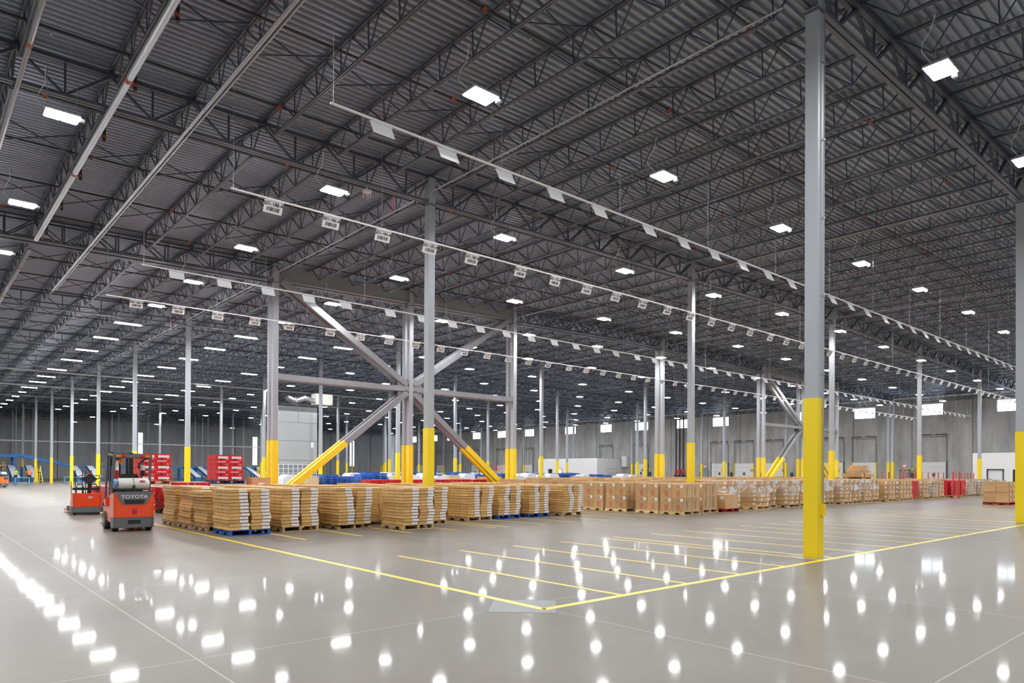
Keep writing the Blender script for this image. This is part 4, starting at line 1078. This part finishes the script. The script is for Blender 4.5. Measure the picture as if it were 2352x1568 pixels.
# cages, racks, dark items near the people
# ------------------------------------------------------------------ dock equipment
for i, (yy, x) in enumerate(((55.6,91.9),(51.2,91.9),(60.9,91.9),(46.8,91.9),(39.0,91.9),(31.0,91.9),(74.4,91.9),(71.0,91.9),(27.0,91.9),(35.2,91.9),(102.3,91.9),(110.2,91.9),(119,91.9),(98.4,91.9),(132,91.9),(140.3,91.9))):
    tag(MB().tube([(0,0,0),(0,0,1.1),(0,0,1.15)], [.09,.09,.05], 10).build('bollard', M['yellow'], loc=(91.4, yy, 0)), 'short yellow bollard at the dock doors, %s in the list from the exit door' % nth(i) if False else 'short yellow steel bollard beside a white dock door on the far wall', 'bollard', 'yellow bollards at the dock doors')
for i, yy in enumerate((31.1,38.9,46.4,51.1,55.7,60.9,70.6)):
    t = thing('dock_light', 'yellow jointed dock lamp arm beside the %s dock door from the right' % nth(i), 'dock light', (XW,yy,2.25), 0, 'yellow dock lamp arms')
    MB().bar((0,0,0),(-1.0,-.1,.05),.05,.06).bar((-1.0,-.1,.05),(-1.5,.5,.0),.05,.06).bb(-.1,0,-.08,.08,-.25,.15).build('lamp_arm', M['yellow'], t)
    MB().bb(-1.62,-1.4,.4,.65,-.35,-.05).build('lamp_head', M['amber'], t); MB().bb(-.25,0,-.15,.15,-1.1,-.5).build('control_box', M['track'], t)
for i, (x, L_) in enumerate(((65.12,'left'),(64.45,'middle'),(63.75,'right'))):
    t = thing('sprinkler_riser', '%s one of the three black vertical risers with red valves on the concrete wall' % L_, 'riser', (91.9,x,0), 0, 'three black fire risers')
    MB().tube([(0,0,.6),(0,0,10.9)], .11, 10).build('riser_pipe', M['black'], t); MB().tube([(0,0,1.5),(0,0,1.62),(0,0,2.1),(0,0,2.25)], [.1,.22,.22,.1], 12).build('valve', M['valvered'], t); MB().bb(-.15,.15,-.35,.35,1.1,1.3).build('flange', M['black'], t)
t = thing('electrical_cabinet', 'pale grey wall cabinet right of the middle white office', 'cabinet', (92.1,75.6,2.6)); MB().bb(-.3,.38,-.5,.5,0,1.8).build('cabinet_body', M['office'], t)
t = thing('guard_railing', 'thin grey pipe railing in front of the wall right of the middle office', 'railing', (88.5,76.3,0)); m = MB()
for z in (.9,1.6,2.3): m.tube([(0,-4,z),(0,0,z)], .03, 6)
for y in (-4,-2,0): m.tube([(0,y,0),(0,y,2.3)], .03, 6)
m.build('rail', M['pipe'], t)
for i, yy in enumerate((79.2,78.4,77.6)): tag(MB().tube([(0,0,0),(0,0,1.4),(0,0,1.6)], [.28,.28,.12], 12).build('gas_cylinder', M['green'], loc=(90.5,yy,0)), 'green tank standing right of the middle white office, %s' % ('left one','middle one','right one')[i], 'tank', 'three green tanks')
# scissor lift
t = thing('scissor_lift', 'small red lift platform with yellow railing near the far dock doors', 'lift', (80,95,0)); MB().bb(-.4,.4,-1.1,1.1,.2,.6).build('lift_base', M['redpost'], t); m = MB()
for q in range(3):
    for s_ in (-1,1): m.bar((0,-s_*.9,.6+.35*q),(0,s_*.9,.95+.35*q),.06,.08)
m.build('scissor_arms', M['redpost'], t); MB().bb(-.4,.4,-1.1,1.1,1.65,1.75).build('platform', M['yellow'], t); m = MB()
for z in (2.2,2.75): m.bb(-.4,-.36,-1.1,1.1,z,z+.04); m.bb(.36,.4,-1.1,1.1,z,z+.04)
for y in (-1.1,-.4,.4,1.06): m.bb(-.4,-.36,y,y+.04,1.75,2.79); m.bb(.36,.4,y,y+.04,1.75,2.79)
m.build('lift_railing', M['redpost'], t); [wheel(t, x, y, .2, .12) for x in (-.35,.35) for y in (-.8,.8)]
# red stacking racks in the right block
rp = thing('stacking_rack', 'c', 'rack'); MB().bb(-.03,.03,-.035,.035,.0,1.78).build('rack_post', M['redpost'], rp); MB().bb(-.09,.09,-.09,.09,0,.02).build('foot_plate', M['redpost'], rp)
RP = Proto(rp)
px_ = [53.0,54.3,60.6,62.0,64.7,65.3,66.25,67.8,68.4,69.1,69.8,71.4,72.9,74.1,75.6,78.5,79.2,80.9,82.0,83.0,83.9,85.0]
for i, x in enumerate(px_):
    RP.put((x, 22.7 if i > 1 else 15.35, 0), 0, 'red stacking-rack post %s, %s' % ('in front of the carton row' if i < 2 else 'above the carton row', ('left one of two','right one of two')[i] if i < 2 else nth(i-2)+' from the left'), 'red stacking-rack posts')
# small ceiling items
t = thing('wireless_aerial', 'small white four-pronged wireless aerial under the girder left of the central column', 'aerial', (10.81,19.2,10.30)); MB().bb(-.11,.11,-.11,.11,0,.07).build('aerial_body', M['white'], t); m = MB(); [m.tube([(x,y,0),(x,y,-.16)],.013,6) for x in (-.08,.08) for y in (-.08,.08)]; m.build('prong', M['white'], t)
MB().tube([(0,0,.07),(0,0,.2)],.01,6).build('cord', M['white'], t)
for (x, y, z, L_) in ((11.75,19.2,10.42,'pink streamer hanging from the girder left of the central column'),(10.6,39.5,9.75,'pink streamer with white aerial hanging high above the forklift area'),(10.4,64,10.35,'tiny pink streamer farther back at the left')):
    tag(MB().bar((0,0,0),(.02,0,-.5 if y < 30 else -.75),.05,.01).build('pink_streamer', M['pink'], loc=(x,y,z)), L_, 'streamer', 'pink streamers under the roof')
# left wall vertical conduit drops
for i, (x, y) in enumerate(((12.0,120),(13.0,121),(14.2,122),(25.,125),(30,124),(37,123),(38.5,124),(44,120),(48,119),(50,119),(52,118),(45.5,112))):
    tag(MB().tube([(0,0,2.3),(0,0,10.6)], .035, 6).build('conduit_drop', M['pipe'], loc=(x,y,0)), 'thin vertical conduit dropping to the far conveyor, %s from the left' % nth(i), 'conduit', 'conduit drops to the conveyor')

# ------------------------------------------------------------------ people (three distant workers)
def skin_obj(name, verts, edges, radii, mt, parent):
    me = D.meshes.new(name); me.from_pydata(verts, edges, []); me.materials.append(mt)
    o = link(name, me, parent)
    me.skin_vertices.new() if hasattr(me.skin_vertices, 'new') else None
    md = o.modifiers.new('skin', 'SKIN'); md.use_smooth_shade = True
    sv = me.skin_vertices[0].data
    for i, r in enumerate(radii): sv[i].radius = (r, r)
    sv[0].use_root = True
    s = o.modifiers.new('sub', 'SUBSURF'); s.levels = 1; s.render_levels = 2
    return o
def person(label, loc, rz, shirt, arms=0):
    t = thing('person', label, 'person', loc, rz, 'workers by the far conveyor')
    V = [(0,0,.95),(0,0,1.15),(0,0,1.38),(0,0,1.5),(0,.01,1.6),(0,.01,1.72),(-.1,0,.9),(-.11,.02,.5),(-.12,0,.1),(-.12,.12,.04),(.1,0,.9),(.12,-.03,.5),(.12,-.02,.1),(.12,.1,.04),
         (-.19,0,1.40),(-.25,.04,1.13),(-.22,.22,.98),(.19,0,1.40),(.26,.06,1.15),(.2,.26,1.02)]
    E_ = [(0,1),(1,2),(2,3),(3,4),(4,5),(0,6),(6,7),(7,8),(8,9),(0,10),(10,11),(11,12),(12,13),(2,14),(14,15),(15,16),(2,17),(17,18),(18,19)]
    R_ = [.13,.13,.15,.055,.09,.085,.09,.065,.045,.04,.09,.065,.045,.04,.06,.045,.035,.06,.045,.035]
    skin_obj('body', V, E_, R_, M['skin'], t)
    skin_obj('shirt', [(0,0,.93),(0,0,1.15),(0,0,1.40),(-.2,0,1.41),(-.25,.03,1.22),(.2,0,1.41),(.26,.04,1.22)], [(0,1),(1,2),(2,3),(3,4),(2,5),(5,6)], [.15,.155,.165,.075,.065,.075,.065], shirt, t)
    skin_obj('trousers', [(0,0,.95),(-.1,0,.88),(-.11,.02,.5),(-.12,0,.1),(.1,0,.88),(.12,-.03,.5),(.12,-.02,.1)], [(0,1),(1,2),(2,3),(0,4),(4,5),(5,6)], [.14,.105,.085,.065,.105,.085,.065], M['darkcloth'], t)
    skin_obj('hair', [(0,0,1.66),(0,-.01,1.76)], [(0,1)], [.098,.085], M['hair'], t)
    for s_ in (-1,1): MB().bb(s_*.12-.05,s_*.12+.05,-.08,.2,0,.09).build('shoe', M['black'], t, bevel=.02)
    return t
person('worker in orange shirt and dark trousers, seen from behind, standing at the far conveyor', (11.1,98,0), -.1, M['orangeshirt'])
person('worker in yellow-green vest leaning over the small blue cart', (9.6,96.,0), -.9, M['hiviz'])
person('worker in dark clothes between the orange-shirted worker and the yellow-guarded column', (13.1,106,0), .2, M['darkcloth'])

# ------------------------------------------------------------------ world, camera, view
w = D.worlds.new('world'); bpy.context.scene.world = w; w.use_nodes = True
w.node_tree.nodes['Background'].inputs[0].default_value = (.75,.85,1,1); w.node_tree.nodes['Background'].inputs[1].default_value = 1.0
fpx, cy_, yaw, pit, rol = 1590.12, 1074.68, .721589, .0059673, .0052261
F = Vector((math.sin(yaw)*math.cos(pit), math.cos(yaw)*math.cos(pit), math.sin(pit)))
R = Vector((math.cos(yaw), -math.sin(yaw), 0)); U = R.cross(F)
R2 = R*math.cos(rol) + U*math.sin(rol); U2 = U*math.cos(rol) - R*math.sin(rol)
cd = D.cameras.new('camera'); co = D.objects.new('camera', cd); C.objects.link(co)
mw = Matrix.Identity(4)
for r_ in range(3): mw[r_][0] = R2[r_]; mw[r_][1] = U2[r_]; mw[r_][2] = -F[r_]
mw.translation = (0, 0, 1.6); co.matrix_world = mw
cd.sensor_width = 36; cd.lens = fpx*36/2352; cd.shift_y = (cy_ - 784)/2352; cd.clip_end = 400; cd.clip_start = .05
sc = bpy.context.scene; sc.camera = co
sc.view_settings.view_transform = 'Standard'; sc.view_settings.look = 'None'; sc.view_settings.gamma = 1; sc.view_settings.exposure = .14
sc.cycles.max_bounces = 4; sc.cycles.diffuse_bounces = 3; sc.cycles.glossy_bounces = 2; sc.cycles.transparent_max_bounces = 5
sc.cycles.sample_clamp_indirect = 8; sc.cycles.adaptive_threshold = .08; sc.cycles.caustics_reflective = False; sc.cycles.caustics_refractive = False
